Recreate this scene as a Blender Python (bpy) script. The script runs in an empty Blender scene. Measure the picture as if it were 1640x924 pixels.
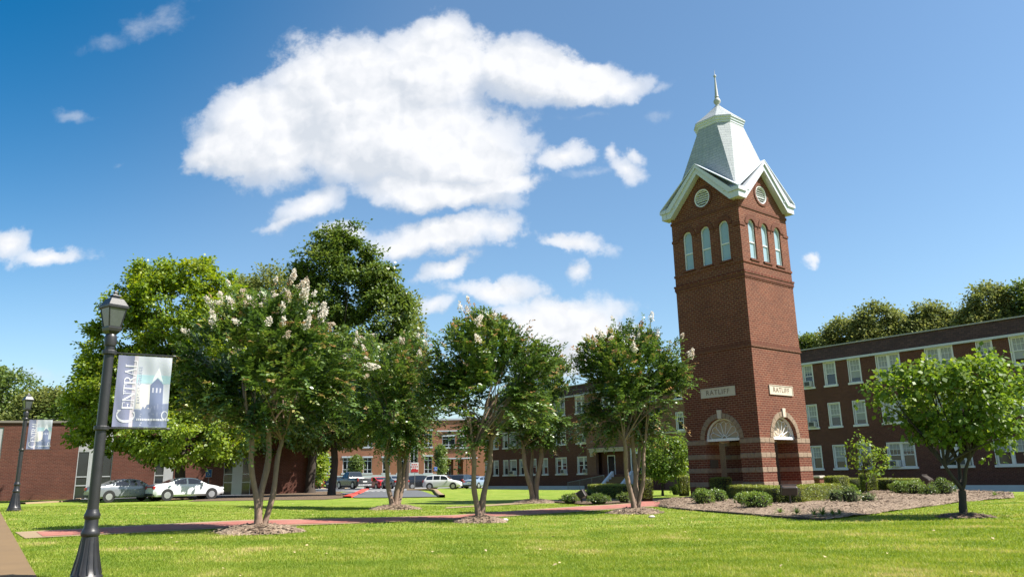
import bpy, bmesh, math, random
import numpy as np
from mathutils import Vector, Matrix, noise

scene = bpy.context.scene
COL = scene.collection
R_ = math.radians
PI = math.pi

# ------------------------------------------------------------------ camera
H = 1.22                                   # eye height over the lawn
FPX, TILT, ROLL = 1228.7, R_(13.64), R_(-1.16)
_f = np.array([0, math.cos(TILT), math.sin(TILT)])
_u = np.array([0, -math.sin(TILT), math.cos(TILT)])
_r = np.array([1.0, 0, 0])
CR = math.cos(ROLL) * _r + math.sin(ROLL) * _u
CU = -math.sin(ROLL) * _r + math.cos(ROLL) * _u
CF = _f
cam_d = bpy.data.cameras.new('camera')
cam = bpy.data.objects.new('camera', cam_d)
COL.objects.link(cam)
cam_d.sensor_width = 36.0
cam_d.lens = FPX / 1640 * 36.0
cam_d.clip_start = 0.1
cam_d.clip_end = 6000
cam.matrix_world = Matrix(((CR[0], CU[0], -CF[0], 0), (CR[1], CU[1], -CF[1], 0), (CR[2], CU[2], -CF[2], H), (0, 0, 0, 1)))
scene.camera = cam
scene.render.resolution_x, scene.render.resolution_y = 1024, 576

# ------------------------------------------------------------------ light, exposure
SUN_EL, SUN_AZ = R_(52), R_(-13)            # azimuth counted from +X towards +Y
SUN = Vector((math.cos(SUN_EL) * math.cos(SUN_AZ), math.cos(SUN_EL) * math.sin(SUN_AZ), math.sin(SUN_EL)))
sd = bpy.data.lights.new('sun', 'SUN')
sd.energy = 5.0
sd.angle = R_(0.53)
sd.color = (1.0, 0.95, 0.86)
so = bpy.data.objects.new('sun', sd)
so.rotation_euler = SUN.to_track_quat('Z', 'Y').to_euler()
so.location = (60, 0, 80)
COL.objects.link(so)
vs = scene.view_settings
vs.view_transform = 'Standard'
vs.look = 'None'
vs.gamma = 1
vs.use_curve_mapping = False
vs.exposure = 1.3
cy = scene.cycles
cy.max_bounces = 6
cy.diffuse_bounces = 3
cy.glossy_bounces = 3
cy.transmission_bounces = 4
cy.transparent_max_bounces = 6
cy.caustics_reflective = cy.caustics_refractive = False
cy.use_denoising = True


def ray(px, py):
    a, b = (px - 820) / FPX, (462 - py) / FPX
    d = CF + a * CR + b * CU
    return d


# ------------------------------------------------------------------ node helpers
class NT:
    def __init__(s, tree):
        s.t = tree
        s.n = tree.nodes
        s.l = tree.links

    def new(s, typ, **kw):
        n = s.n.new(typ)
        for k, v in kw.items():
            setattr(n, k, v)
        return n

    def put(s, sock, v):
        if isinstance(v, bpy.types.NodeSocket):
            s.l.new(v, sock)
        elif v is not None:
            if sock.type == 'RGBA' and hasattr(v, '__len__') and len(v) == 3:
                v = (*v, 1)
            sock.default_value = v

    def math(s, op, a, b=None, c=None, clamp=False):
        n = s.new('ShaderNodeMath', operation=op, use_clamp=clamp)
        for i, v in enumerate((a, b, c)):
            if v is not None:
                s.put(n.inputs[i], v)
        return n.outputs[0]

    def vmath(s, op, a, b=None):
        n = s.new('ShaderNodeVectorMath', operation=op)
        s.put(n.inputs[0], a)
        if b is not None:
            s.put(n.inputs['Scale' if op == 'SCALE' else 1], b)
        return n.outputs['Value' if op in ('DOT_PRODUCT', 'LENGTH') else 'Vector']

    def mix(s, f, a, b, blend='MIX'):
        n = s.new('ShaderNodeMix', data_type='RGBA', blend_type=blend)
        s.put(n.inputs[0], f)
        s.put(n.inputs[6], a)
        s.put(n.inputs[7], b)
        return n.outputs[2]

    def noise(s, vec=None, scale=5.0, detail=4.0, rough=0.55, dist=0.0, out='Fac', dim='3D'):
        n = s.new('ShaderNodeTexNoise', noise_dimensions=dim)
        if vec is not None:
            s.put(n.inputs['Vector'], vec)
        n.inputs['Scale'].default_value = scale
        n.inputs['Detail'].default_value = detail
        n.inputs['Roughness'].default_value = rough
        n.inputs['Distortion'].default_value = dist
        return n.outputs[out]

    def ramp(s, f, stops):
        n = s.new('ShaderNodeValToRGB')
        e = n.color_ramp.elements
        while len(e) < len(stops):
            e.new(0.5)
        for i, (p, c) in enumerate(stops):
            e[i].position = p
            e[i].color = (*c, 1) if len(c) == 3 else c
        s.put(n.inputs[0], f)
        return n.outputs[0]

    def maprange(s, v, a, b, c=0.0, d=1.0, smooth=False):
        n = s.new('ShaderNodeMapRange', interpolation_type='SMOOTHSTEP' if smooth else 'LINEAR')
        for i, x in enumerate((v, a, b, c, d)):
            s.put(n.inputs[i], x)
        return n.outputs[0]

    def obj(s):
        return s.new('ShaderNodeTexCoord').outputs['Object']

    def bump(s, h, strength=0.3, dist=0.02):
        n = s.new('ShaderNodeBump')
        n.inputs['Strength'].default_value = strength
        n.inputs['Distance'].default_value = dist
        s.put(n.inputs['Height'], h)
        return n.outputs[0]


def newmat(name):
    m = bpy.data.materials.new(name)
    m.use_nodes = True
    t = NT(m.node_tree)
    b = m.node_tree.nodes['Principled BSDF']
    return m, t, b


def plain(name, c, rough=0.6, metal=0.0, var=0.12, vscale=3.0, spec=0.4, bump=0.0, bscale=60.0, coat=0.0):
    m, t, b = newmat(name)
    o = t.obj()
    f = t.noise(o, vscale, 5, 0.6)
    lo = tuple(x * (1 - var) for x in c)
    hi = tuple(min(1, x * (1 + var)) for x in c)
    t.put(b.inputs['Base Color'], t.mix(f, lo, hi))
    t.put(b.inputs['Roughness'], t.maprange(f, 0.3, 0.7, max(0.02, rough - 0.06), min(1, rough + 0.06)))
    b.inputs['Metallic'].default_value = metal
    b.inputs['Specular IOR Level'].default_value = spec
    b.inputs['Coat Weight'].default_value = coat
    b.inputs['Coat Roughness'].default_value = 0.05
    if bump:
        t.put(b.inputs['Normal'], t.bump(t.noise(o, bscale, 4, 0.6), bump))
    return m


def brick(name, c1, c2, mortar, bw=0.21, rh=0.0677, ms=0.009, var=0.35, bump=0.5, soot=0.25):
    """Brick courses on any upright face: u runs along the face, v is height."""
    m, t, b = newmat(name)
    tc = t.new('ShaderNodeTexCoord')
    P, N = tc.outputs['Object'], tc.outputs['Normal']
    T = t.vmath('NORMALIZE', t.vmath('CROSS_PRODUCT', (0, 0, 1), N))
    u = t.vmath('DOT_PRODUCT', P, T)
    sx = t.new('ShaderNodeSeparateXYZ')
    t.put(sx.inputs[0], P)
    cx = t.new('ShaderNodeCombineXYZ')
    t.put(cx.inputs[0], u)
    t.put(cx.inputs[1], sx.outputs[2])
    br = t.new('ShaderNodeTexBrick')
    t.put(br.inputs['Vector'], cx.outputs[0])
    t.put(br.inputs['Color1'], c1)
    t.put(br.inputs['Color2'], c2)
    t.put(br.inputs['Mortar'], mortar)
    br.inputs['Scale'].default_value = 1
    br.inputs['Mortar Size'].default_value = ms
    br.inputs['Mortar Smooth'].default_value = 0.2
    br.inputs['Bias'].default_value = 0.0
    br.inputs['Brick Width'].default_value = bw
    br.inputs['Row Height'].default_value = rh
    big = t.noise(P, 0.55, 5, 0.6)
    fine = t.noise(P, 9.0, 3, 0.6)
    c = t.mix(t.math('MULTIPLY', t.maprange(fine, 0.35, 0.7), var), br.outputs['Color'], tuple(x * 0.45 for x in c1))
    c = t.mix(t.math('MULTIPLY', t.maprange(big, 0.4, 0.75), soot), c, tuple(x * 0.5 for x in c2))
    t.put(b.inputs['Base Color'], c)
    b.inputs['Roughness'].default_value = 0.85
    b.inputs['Specular IOR Level'].default_value = 0.25
    t.put(b.inputs['Normal'], t.bump(t.math('SUBTRACT', t.math('MULTIPLY', fine, 0.5), br.outputs['Fac']), bump, 0.008))
    return m


def foliage(name, stops, trans=0.35, rough=0.42, spec=0.45):
    """stops colour the per-leaf tint 0..1 (kind and age of leaf)."""
    m, t, b = newmat(name)
    a = t.new('ShaderNodeAttribute', attribute_name='tint')
    c = t.ramp(a.outputs['Fac'], stops)
    t.put(b.inputs['Base Color'], c)
    b.inputs['Roughness'].default_value = rough
    b.inputs['Specular IOR Level'].default_value = spec
    tr = t.new('ShaderNodeBsdfTranslucent')
    hs = t.new('ShaderNodeHueSaturation')
    hs.inputs['Hue'].default_value = 0.485
    hs.inputs['Saturation'].default_value = 1.1
    hs.inputs['Value'].default_value = 1.7
    t.put(hs.inputs['Color'], c)
    t.put(tr.inputs['Color'], hs.outputs[0])
    mx = t.new('ShaderNodeMixShader')
    mx.inputs[0].default_value = trans
    t.l.new(b.outputs[0], mx.inputs[1])
    t.l.new(tr.outputs[0], mx.inputs[2])
    out = [n for n in t.n if n.type == 'OUTPUT_MATERIAL'][0]
    t.l.new(mx.outputs[0], out.inputs['Surface'])
    return m


# ------------------------------------------------------------------ sky with clouds
world = bpy.data.worlds.new('World')
scene.world = world
world.use_nodes = True


def build_sky():
    t = NT(world.node_tree)
    bg = t.n['Background']
    sky = t.new('ShaderNodeTexSky', sky_type='NISHITA')
    sky.sun_disc = False
    sky.sun_elevation = SUN_EL
    sky.sun_rotation = math.atan2(SUN.x, SUN.y)
    sky.altitude = 100
    sky.air_density = 1.0
    sky.dust_density = 1.0
    sky.ozone_density = 2.2
    hs = t.new('ShaderNodeHueSaturation')
    hs.inputs['Saturation'].default_value = 1.2
    hs.inputs['Value'].default_value = 1.0
    t.put(hs.inputs['Color'], sky.outputs[0])
    skyc = hs.outputs[0]
    # the sky deepens high up and away from the sun, lens vignette painted in
    dd = t.new('ShaderNodeTexCoord').outputs['Generated']
    away = t.vmath('DOT_PRODUCT', dd, Vector((-.62, .48, .62)).normalized())
    deep = t.maprange(away, .78, 1.0, smooth=True)
    hs2 = t.new('ShaderNodeHueSaturation')
    t.put(hs2.inputs['Saturation'], t.maprange(deep, 0, 1, .93, 1.25))
    t.put(hs2.inputs['Value'], t.maprange(deep, 0, 1, 1.07, .86))
    hs2.inputs['Hue'].default_value = 0.493
    t.put(hs2.inputs['Color'], skyc)
    skyc = hs2.outputs[0]
    # clouds live on a far upright layer: u = x / y, v = z / y of the direction
    d = t.new('ShaderNodeTexCoord').outputs['Generated']
    sp = t.new('ShaderNodeSeparateXYZ')
    t.put(sp.inputs[0], d)
    yy = t.math('MAXIMUM', sp.outputs[1], 0.02)
    cb = t.new('ShaderNodeCombineXYZ')
    t.put(cb.inputs[0], t.math('DIVIDE', sp.outputs[0], yy))
    t.put(cb.inputs[1], t.math('DIVIDE', sp.outputs[2], yy))
    uv = cb.outputs[0]
    wn = t.noise(uv, 7.0, 6, 0.62, out='Color')
    warp = t.vmath('SCALE', t.vmath('SUBTRACT', wn, (0.5, 0.5, 0.5)), 0.085)
    uvw = t.vmath('ADD', uv, warp)
    SHIFT = (0.030, 0.034, 0)               # a step towards the sun across the cloud layer
    uvs = t.vmath('ADD', uvw, SHIFT)

    def ellipse(px, py, rx, ry, rot, wgt, src=None):
        q = ray(px, py)
        c = Vector((q[0] / q[1], q[2] / q[1], 0))
        mp = t.new('ShaderNodeMapping', vector_type='TEXTURE')
        t.put(mp.inputs[0], uvw if src is None else src)
        mp.inputs['Location'].default_value = c
        mp.inputs['Rotation'].default_value = (0, 0, R_(rot))
        k = 1.06 / FPX * (1 + 0.25 * c.y)
        mp.inputs['Scale'].default_value = (rx * k, ry * k, 1)
        ln = t.vmath('LENGTH', mp.outputs[0])
        return t.math('MULTIPLY', t.math('SUBTRACT', 1.0, ln), wgt)

    big = [(430, 205, 120, 95, 8, 1), (385, 235, 95, 60, 20, 1), (560, 150, 150, 115, 0, 1.1), (690, 110, 120, 95, 0, 1),
           (700, 65, 75, 50, 0, .8), (640, 220, 230, 95, -8, 1.1), (850, 120, 125, 62, -12, 1), (930, 140, 95, 42, 8, .9),
           (985, 142, 70, 26, 16, .6), (760, 255, 110, 62, 0, .9), (700, 305, 140, 38, -8, .9), (800, 295, 80, 30, 12, .8),
           (345, 262, 65, 32, 10, .8)]
    mid = [(500, 325, 75, 32, 22, .55), (455, 352, 50, 12, 12, .38), (710, 378, 125, 34, 4, .75), (640, 388, 60, 26, 0, .6),
           (800, 372, 48, 26, 12, .5), (915, 385, 70, 20, -12, .55), (922, 432, 24, 18, 20, .42), (715, 430, 58, 16, 14, .5),
           (800, 462, 95, 24, -5, .6), (900, 520, 110, 55, 0, .9), (960, 545, 75, 40, 0, .8), (830, 500, 60, 26, 0, .5),
           (900, 580, 90, 40, 0, .7), (690, 488, 40, 16, 20, .45), (900, 245, 52, 20, 12, .5), (1003, 262, 34, 26, -35, .45),
           (980, 240, 20, 14, 40, .35), (1022, 240, 20, 16, -30, .35), (1296, 424, 19, 12, 0, .42), (5, 380, 45, 30, -25, .6), (80, 408, 78, 19, -3, .55),
           (545, 370, 60, 20, 0, .5)]
    faint = [(132, 176, 40, 13, -12, .5), (190, 262, 14, 6, 0, .3), (60, 598, 90, 16, -6, .5), (935, 190, 50, 10, 8, .4), (1065, 182, 22, 9, 0, .3),
             (940, 268, 45, 10, 0, .4), (230, 45, 100, 22, 18, .4), (30, 590, 60, 10, 0, .4), (1060, 135, 40, 8, 10, .4)]

    def union(lst, src):
        acc = None
        for e in lst:
            v = ellipse(*e, src=src)
            if acc is None:
                acc = v
            else:
                n = t.new('ShaderNodeMath', operation='SMOOTH_MAX')
                t.put(n.inputs[0], acc)
                t.put(n.inputs[1], v)
                n.inputs[2].default_value = 0.09
                acc = n.outputs[0]
        return acc

    def puffs(vec, scale, detail):
        """cauliflower lumps: high in the middle of each cell"""
        v = t.new('ShaderNodeTexVoronoi', feature='SMOOTH_F1', voronoi_dimensions='2D', normalize=True)
        t.put(v.inputs['Vector'], vec)
        v.inputs['Scale'].default_value = scale
        v.inputs['Detail'].default_value = detail
        v.inputs['Roughness'].default_value = 0.55
        v.inputs['Lacunarity'].default_value = 2.1
        v.inputs['Smoothness'].default_value = 0.35
        return t.math('SUBTRACT', 0.42, v.outputs['Distance'])

    acc = union(big + mid, uvw)
    acc_s = union(big + mid[:14], uvs)
    wob = t.vmath('ADD', uv, t.vmath('SCALE', t.vmath('SUBTRACT', t.noise(uv, 26.0, 4, 0.6, out='Color'), (0.5, 0.5, 0.5)), 0.035))
    p1 = puffs(wob, 15.0, 3.0)
    p2 = puffs(t.vmath('ADD', wob, (0.010, 0.013, 0)), 15.0, 2.0)
    n1 = t.noise(uv, 13.0, 8, 0.62, 0.2)
    n3 = t.noise(uv, 4.5, 3, 0.5)
    n4 = t.noise(uv, 70.0, 6, 0.65)
    dens = t.math('ADD', acc, t.math('MULTIPLY', t.math('SUBTRACT', n1, 0.5), 0.75))
    dens = t.math('ADD', dens, t.math('MULTIPLY', p1, 0.55))
    dens = t.math('ADD', dens, t.math('MULTIPLY', t.math('SUBTRACT', n4, 0.5), 0.22))
    alpha = t.maprange(dens, 0.05, 0.31, smooth=True)
    alpha = t.math('MULTIPLY', alpha, t.maprange(acc, -.1, .45, .25, 1.0))
    wisp = t.math('ADD', union(faint, uvw), t.math('MULTIPLY', t.math('SUBTRACT', n1, 0.5), 1.2))
    alpha = t.math('MAXIMUM', alpha, t.math('MULTIPLY', t.maprange(wisp, 0.0, 0.6, smooth=True), .38))
    alpha = t.math('MULTIPLY', alpha, t.math('GREATER_THAN', sp.outputs[1], 0.03))
    lit = t.math('ADD', t.math('MULTIPLY', t.math('SUBTRACT', p1, p2), 2.2), t.maprange(n3, 0.3, 0.7, 0.95, 0.48))
    shade = t.math('MULTIPLY', t.math('MAXIMUM', t.math('SUBTRACT', acc_s, acc), -0.12), 1.7)
    lit = t.math('SUBTRACT', lit, shade, clamp=True)
    cc = t.mix(lit, (4.1, 4.4, 4.85), (5.75, 5.82, 6.0))
    out = t.mix(alpha, skyc, cc)
    t.put(bg.inputs[0], out)
    bg.inputs[1].default_value = 0.07


build_sky()


# ------------------------------------------------------------------ terrain
def smooth(a, b, x):
    k = np.clip((np.asarray(x, float) - a) / (b - a), 0, 1)
    return k * k * (3 - 2 * k)


WY = R_(-52.7417)                          # direction of the long dormitory front
WN = np.array([-math.sin(WY), math.cos(WY)])
WT = np.array([math.cos(WY), math.sin(WY)])


def ground(x, y):
    x, y = np.asarray(x, float), np.asarray(y, float)
    s = WN[0] * x + WN[1] * y
    z = -0.35 * smooth(41, 47, s)
    z = z + 0.42 * np.exp(-((x + 17) / 11) ** 2 - ((y - 26) / 13) ** 2)
    z = z + 0.03 * np.sin(x * .35 + 1) * np.sin(y * .27)
    return z


def gz(x, y):
    return float(ground(x, y))


def at(px, py):
    """where the line of sight through a photo pixel meets the ground"""
    d = ray(px, py)
    z = 0.0
    P = None
    for _ in range(40):
        s = (z - H) / d[2]
        P = d * s
        z = 0.5 * z + 0.5 * gz(P[0], P[1])
    return Vector((P[0], P[1], gz(P[0], P[1])))


def on(px, py, Y):
    d = ray(px, py)
    s = Y / d[1]
    return Vector((d[0] * s, Y, d[2] * s + H))


# ------------------------------------------------------------------ mesh helpers
def tag(o, label=None, cat=None, group=None, kind=None):
    for k, v in (('label', label), ('category', cat), ('group', group), ('kind', kind)):
        if v:
            o[k] = v
    return o


def empty(name, loc, rz=0.0, label=None, cat=None, group=None):
    o = bpy.data.objects.new(name, None)
    o.location = loc
    o.rotation_euler = (0, 0, rz)
    o.empty_display_size = 0.3
    COL.objects.link(o)
    return tag(o, label, cat, group)


def copy_tree(o, parent=None):
    c = o.copy()
    COL.objects.link(c)
    c.parent = parent
    for ch in list(o.children):
        copy_tree(ch, c)
    return c


class MB:
    def __init__(s):
        s.v, s.f, s.m, s.sm = [], [], [], []
        s.cur = 0
        s.smooth = False
        s.tf = None

    def add(s, vs, fs):
        b = len(s.v)
        if s.tf is not None:
            vs = [s.tf @ Vector(q) for q in vs]
        s.v.extend([tuple(q) for q in vs])
        for f in fs:
            s.f.append([b + i for i in f])
            s.m.append(s.cur)
            s.sm.append(s.smooth)
        return s

    def box(s, lo, hi):
        (a, b, c), (d, e, f) = lo, hi
        return s.add([(a, b, c), (d, b, c), (d, e, c), (a, e, c), (a, b, f), (d, b, f), (d, e, f), (a, e, f)],
                     [(0, 3, 2, 1), (4, 5, 6, 7), (0, 1, 5, 4), (1, 2, 6, 5), (2, 3, 7, 6), (3, 0, 4, 7)])

    def cbox(s, lo, hi, b=0.01):
        """box with chamfered upright and top edges"""
        (x0, y0, z0), (x1, y1, z1) = lo, hi
        def ring(x0, y0, x1, y1, z, b):
            return [(x0 + b, y0, z), (x1 - b, y0, z), (x1, y0 + b, z), (x1, y1 - b, z), (x1 - b, y1, z), (x0 + b, y1, z), (x0, y1 - b, z), (x0, y0 + b, z)]
        vs = ring(x0, y0, x1, y1, z0, b) + ring(x0, y0, x1, y1, z1 - b, b) + ring(x0 + b, y0 + b, x1 - b, y1 - b, z1, b)
        fs = [tuple(range(7, -1, -1)), tuple(range(16, 24))]
        for r in (0, 8):
            for i in range(8):
                j = (i + 1) % 8
                fs.append((r + i, r + j, r + 8 + j, r + 8 + i))
        return s.add(vs, fs)

    def lathe(s, prof, n=16, c=(0, 0, 0), axis='z', cap=True):
        vs, fs = [], []
        for r, z in prof:
            for i in range(n):
                a = 2 * PI * i / n
                x, y = r * math.cos(a), r * math.sin(a)
                q = (x, y, z) if axis == 'z' else ((x, z, y) if axis == 'y' else (z, x, y))
                vs.append((q[0] + c[0], q[1] + c[1], q[2] + c[2]))
        for k in range(len(prof) - 1):
            for i in range(n):
                j = (i + 1) % n
                fs.append((k * n + i, k * n + j, (k + 1) * n + j, (k + 1) * n + i))
        if cap:
            fs.append(tuple(range(n - 1, -1, -1)))
            fs.append(tuple((len(prof) - 1) * n + i for i in range(n)))
        return s.add(vs, fs)

    def tube(s, pts, rad, n=8, cap=True):
        pts = [Vector(p) for p in pts]
        if not hasattr(rad, '__len__'):
            rad = [rad] * len(pts)
        vs, fs = [], []
        side = None
        for k, p in enumerate(pts):
            d = (pts[min(k + 1, len(pts) - 1)] - pts[max(k - 1, 0)])
            if d.length < 1e-9:
                d = Vector((0, 0, 1))
            d.normalize()
            if side is None:
                side = d.orthogonal().normalized()
            side = (side - d * side.dot(d))
            side = side.normalized() if side.length > 1e-6 else d.orthogonal().normalized()
            up = d.cross(side)
            for i in range(n):
                a = 2 * PI * (i + .5) / n
                vs.append(p + (side * math.cos(a) + up * math.sin(a)) * rad[k])
        for k in range(len(pts) - 1):
            for i in range(n):
                j = (i + 1) % n
                fs.append((k * n + i, k * n + j, (k + 1) * n + j, (k + 1) * n + i))
        if cap:
            fs.append(tuple(range(n - 1, -1, -1)))
            fs.append(tuple((len(pts) - 1) * n + i for i in range(n)))
        return s.add(vs, fs)

    def plate(s, outer, holes, d, fn):
        """flat slab cut from a 2D outline with holes; fn maps (a, b, depth) to a point"""
        vs, fs = plate2d(outer, holes, d)
        return s.add([fn(*q) for q in vs], fs)

    def build(s, name, mats, parent=None, sharp=40):
        me = bpy.data.meshes.new(name)
        me.from_pydata(s.v, [], s.f)
        for m in (mats if isinstance(mats, (list, tuple)) else [mats]):
            me.materials.append(m)
        me.polygons.foreach_set('material_index', s.m)
        me.polygons.foreach_set('use_smooth', s.sm)
        me.update()
        if any(s.sm):
            me.set_sharp_from_angle(angle=R_(sharp))
        o = bpy.data.objects.new(name, me)
        COL.objects.link(o)
        o.parent = parent
        return o


def curve_mesh(cu):
    ob = bpy.data.objects.new('tmp', cu)
    me = bpy.data.meshes.new_from_object(ob)
    vs = [tuple(v.co) for v in me.vertices]
    fs = [tuple(p.vertices) for p in me.polygons]
    bpy.data.objects.remove(ob)
    bpy.data.meshes.remove(me)
    bpy.data.curves.remove(cu)
    return vs, fs


def plate2d(outer, holes, d):
    cu = bpy.data.curves.new('outline', 'CURVE')
    cu.dimensions = '2D'
    cu.fill_mode = 'BOTH'
    cu.extrude = d / 2
    for poly in [outer] + list(holes):
        sp = cu.splines.new('POLY')
        sp.points.add(len(poly) - 1)
        for i, (a, b) in enumerate(poly):
            sp.points[i].co = (a, b, 0, 1)
        sp.use_cyclic_u = True
    return curve_mesh(cu)


def text2d(body, size, depth, space=1.0):
    cu = bpy.data.curves.new('lettering', 'FONT')
    cu.body = body
    cu.size = size
    cu.extrude = depth / 2
    cu.align_x = 'CENTER'
    cu.align_y = 'CENTER'
    cu.space_character = space
    cu.resolution_u = 3
    return curve_mesh(cu)


def arc(cx, cz, r, a0, a1, n):
    return [(cx + r * math.cos(R_(a0 + (a1 - a0) * i / n)), cz + r * math.sin(R_(a0 + (a1 - a0) * i / n))) for i in range(n + 1)]


def np_mesh(name, V, F, mats, parent=None, tint=None, mi=None, smooth=False):
    """V (n,3) and F (m,k) arrays, k = 3 or 4"""
    me = bpy.data.meshes.new(name)
    me.vertices.add(len(V))
    me.vertices.foreach_set('co', np.ascontiguousarray(V, np.float32).ravel())
    k = F.shape[1]
    me.loops.add(F.size)
    me.loops.foreach_set('vertex_index', np.ascontiguousarray(F, np.int32).ravel())
    me.polygons.add(len(F))
    me.polygons.foreach_set('loop_start', np.arange(0, F.size, k, dtype=np.int32))
    for m in (mats if isinstance(mats, (list, tuple)) else [mats]):
        me.materials.append(m)
    if mi is not None:
        me.polygons.foreach_set('material_index', np.asarray(mi, np.int32))
    if smooth:
        me.polygons.foreach_set('use_smooth', np.ones(len(F), bool))
    if tint is not None:
        a = me.attributes.new('tint', 'FLOAT', 'POINT')
        a.data.foreach_set('value', np.asarray(tint, np.float32))
    me.update(calc_edges=True)
    me.validate()
    o = bpy.data.objects.new(name, me)
    COL.objects.link(o)
    o.parent = parent
    return o


def unit(a):
    return a / np.maximum(np.linalg.norm(a, axis=-1, keepdims=True), 1e-9)


def leaf_quads(base, direc, up, length, width, fold=0.0):
    """one four-cornered leaf per row: stem end, two shoulders, tip"""
    d = unit(direc)
    w = unit(np.cross(d, up))
    L = length[:, None]
    W = width[:, None]
    nrm = np.cross(w, d)
    mid = base + d * L * 0.5 + nrm * L * fold
    V = np.stack([base, mid - w * W * .5, base + d * L, mid + w * W * .5], 1).reshape(-1, 3)
    F = np.arange(len(V)).reshape(-1, 4)
    return V, F


def vnoise(P, scale, seed=0.0):
    return np.array([noise.noise(Vector((p[0] * scale + seed, p[1] * scale - seed, p[2] * scale + 2 * seed))) for p in P])

# ------------------------------------------------------------------ materials
M = {}
M['brick_tower'] = brick('tower_brick', (.158, .044, .023), (.100, .028, .0165), (.255, .150, .097), ms=.0125, bw=.26, rh=.096, soot=.4, var=.45)
M['brick_trim'] = brick('tower_trim_brick', (0.122, 0.032, 0.019), (0.086, 0.023, 0.013), (0.178, 0.094, 0.057), bw=.0677, rh=.21, ms=.009)
M['brick_dorm'] = brick('dorm_brick', (0.125, 0.045, 0.034), (0.080, 0.031, 0.024), (0.190, 0.117, 0.093), ms=.008, bw=.2, var=.5)
M['brick_pale'] = brick('pavilion_brick', (0.200, 0.099, 0.068), (0.150, 0.072, 0.049), (0.250, 0.171, 0.128), ms=.008)
M['brick_hall'] = brick('hall_brick', (.130, .043, .028), (.088, .030, .021), (.17, .105, .08), ms=.012, bw=.3, rh=.11, soot=.4)
M['brick_orange'] = brick('orange_brick', (0.368, 0.152, 0.088), (0.312, 0.124, 0.074), (0.336, 0.224, 0.160), ms=.008)
M['brick_shingle'] = brick('roof_shingle', (.12, .066, .052), (.075, .043, .036), (.04, .028, .024), bw=.3, rh=.13, ms=.012)
M['stone'] = plain('split_limestone', (.225, .165, .115), .9, var=.4, vscale=7, bump=.9, bscale=22)
M['stone_smooth'] = plain('cut_limestone', (0.480, 0.416, 0.336), .8, var=.1, vscale=3, bump=.1)
M['cap_stone'] = plain('cap_stone', (0.400, 0.360, 0.304), .85, var=.15)
M['letter'] = plain('cut_letter', (.16, .12, .09), .9)
M['white'] = plain('white_trim', (.48, .51, .575), .5, var=.07, vscale=2, bump=.05)
M['white_wood'] = plain('white_window_paint', (0.654, 0.662, 0.671), .45, var=.05)
M['found'] = plain('foundation_paint', (0.533, 0.568, 0.602), .75, var=.12, vscale=1.2)
M['tower_glass'] = plain('frosted_glass', (.24, .34, .39), .12, var=.12, vscale=.9, spec=.6)
M['dark_glass'] = plain('dark_glass', (.018, .022, .026), .06, var=.6, vscale=.9, spec=.7)
M['blind'] = plain('window_blind', (.30, .32, .33), .5, var=.25, vscale=1.3, spec=.5)
M['black_metal'] = plain('black_enamel', (.020, .019, .021), .38, var=.25, vscale=9, spec=.5, bump=.06, bscale=90)
M['bronze'] = plain('bronze_metal', (.035, .026, .022), .4, var=.2, spec=.5)
M['lamp_glass'] = plain('lamp_glass', (.055, .062, .065), .12, var=.3, vscale=12, spec=.7)
M['bulb'] = plain('lamp_bulb', (.7, .68, .6), .3)
M['alu'] = plain('aluminium', (.45, .46, .47), .4, metal=.3, var=.08)
M['grey_panel'] = plain('grey_panel', (0.336, 0.336, 0.344), .6, var=.08)
M['fascia'] = plain('roof_fascia', (.16, .14, .12), .6)
M['ac'] = plain('air_conditioner', (.55, .55, .53), .5, var=.1)
M['ac_dark'] = plain('air_conditioner_grille', (.07, .07, .07), .6)
M['tan_ceiling'] = plain('tan_plaster', (.42, .34, .25), .85)
M['concrete'] = plain('concrete', (0.147, 0.095, 0.046), .9, var=.16, vscale=1.7, bump=.25, bscale=45)
M['concrete_light'] = plain('concrete_edge', (0.235, 0.169, 0.100), .9, var=.2, vscale=2.5, bump=.25, bscale=45)
M['asphalt'] = plain('asphalt', (.085, .09, .10), .9, var=.25, vscale=1.1, bump=.3, bscale=70)
M['asphalt_old'] = plain('pale_asphalt', (0.173, 0.176, 0.180), .9, var=.15, vscale=.8, bump=.3, bscale=70)
M['red_paint'] = plain('red_kerb_paint', (.62, .055, .035), .6, var=.12)
M['sign_red'] = plain('sign_red', (.6, .04, .05), .45)
M['sign_white'] = plain('sign_white', (.78, .78, .78), .45, var=.04)
M['sign_blue'] = plain('sign_blue', (.03, .14, .5), .45)
M['galv'] = plain('galvanised_post', (.25, .25, .25), .5, metal=.5)
M['orange'] = plain('orange_plastic', (.7, .16, .03), .5)


def brick_paving():
    m, t, b = newmat('red_brick_paving')
    o = t.obj()
    br = t.new('ShaderNodeTexBrick')
    t.put(br.inputs['Vector'], o)
    t.put(br.inputs['Color1'], (.30, .085, .06))
    t.put(br.inputs['Color2'], (.22, .06, .045))
    t.put(br.inputs['Mortar'], (.16, .09, .07))
    br.inputs['Scale'].default_value = 1
    br.inputs['Mortar Size'].default_value = .006
    br.inputs['Brick Width'].default_value = .2
    br.inputs['Row Height'].default_value = .1
    f = t.noise(o, 1.3, 5, .65)
    t.put(b.inputs['Base Color'], t.mix(t.maprange(f, .35, .7, 0, .6), br.outputs[0], (.33, .16, .12)))
    b.inputs['Roughness'].default_value = .85
    t.put(b.inputs['Normal'], t.bump(br.outputs['Fac'], .3, -.01))
    return m


M['paving'] = brick_paving()


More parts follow.
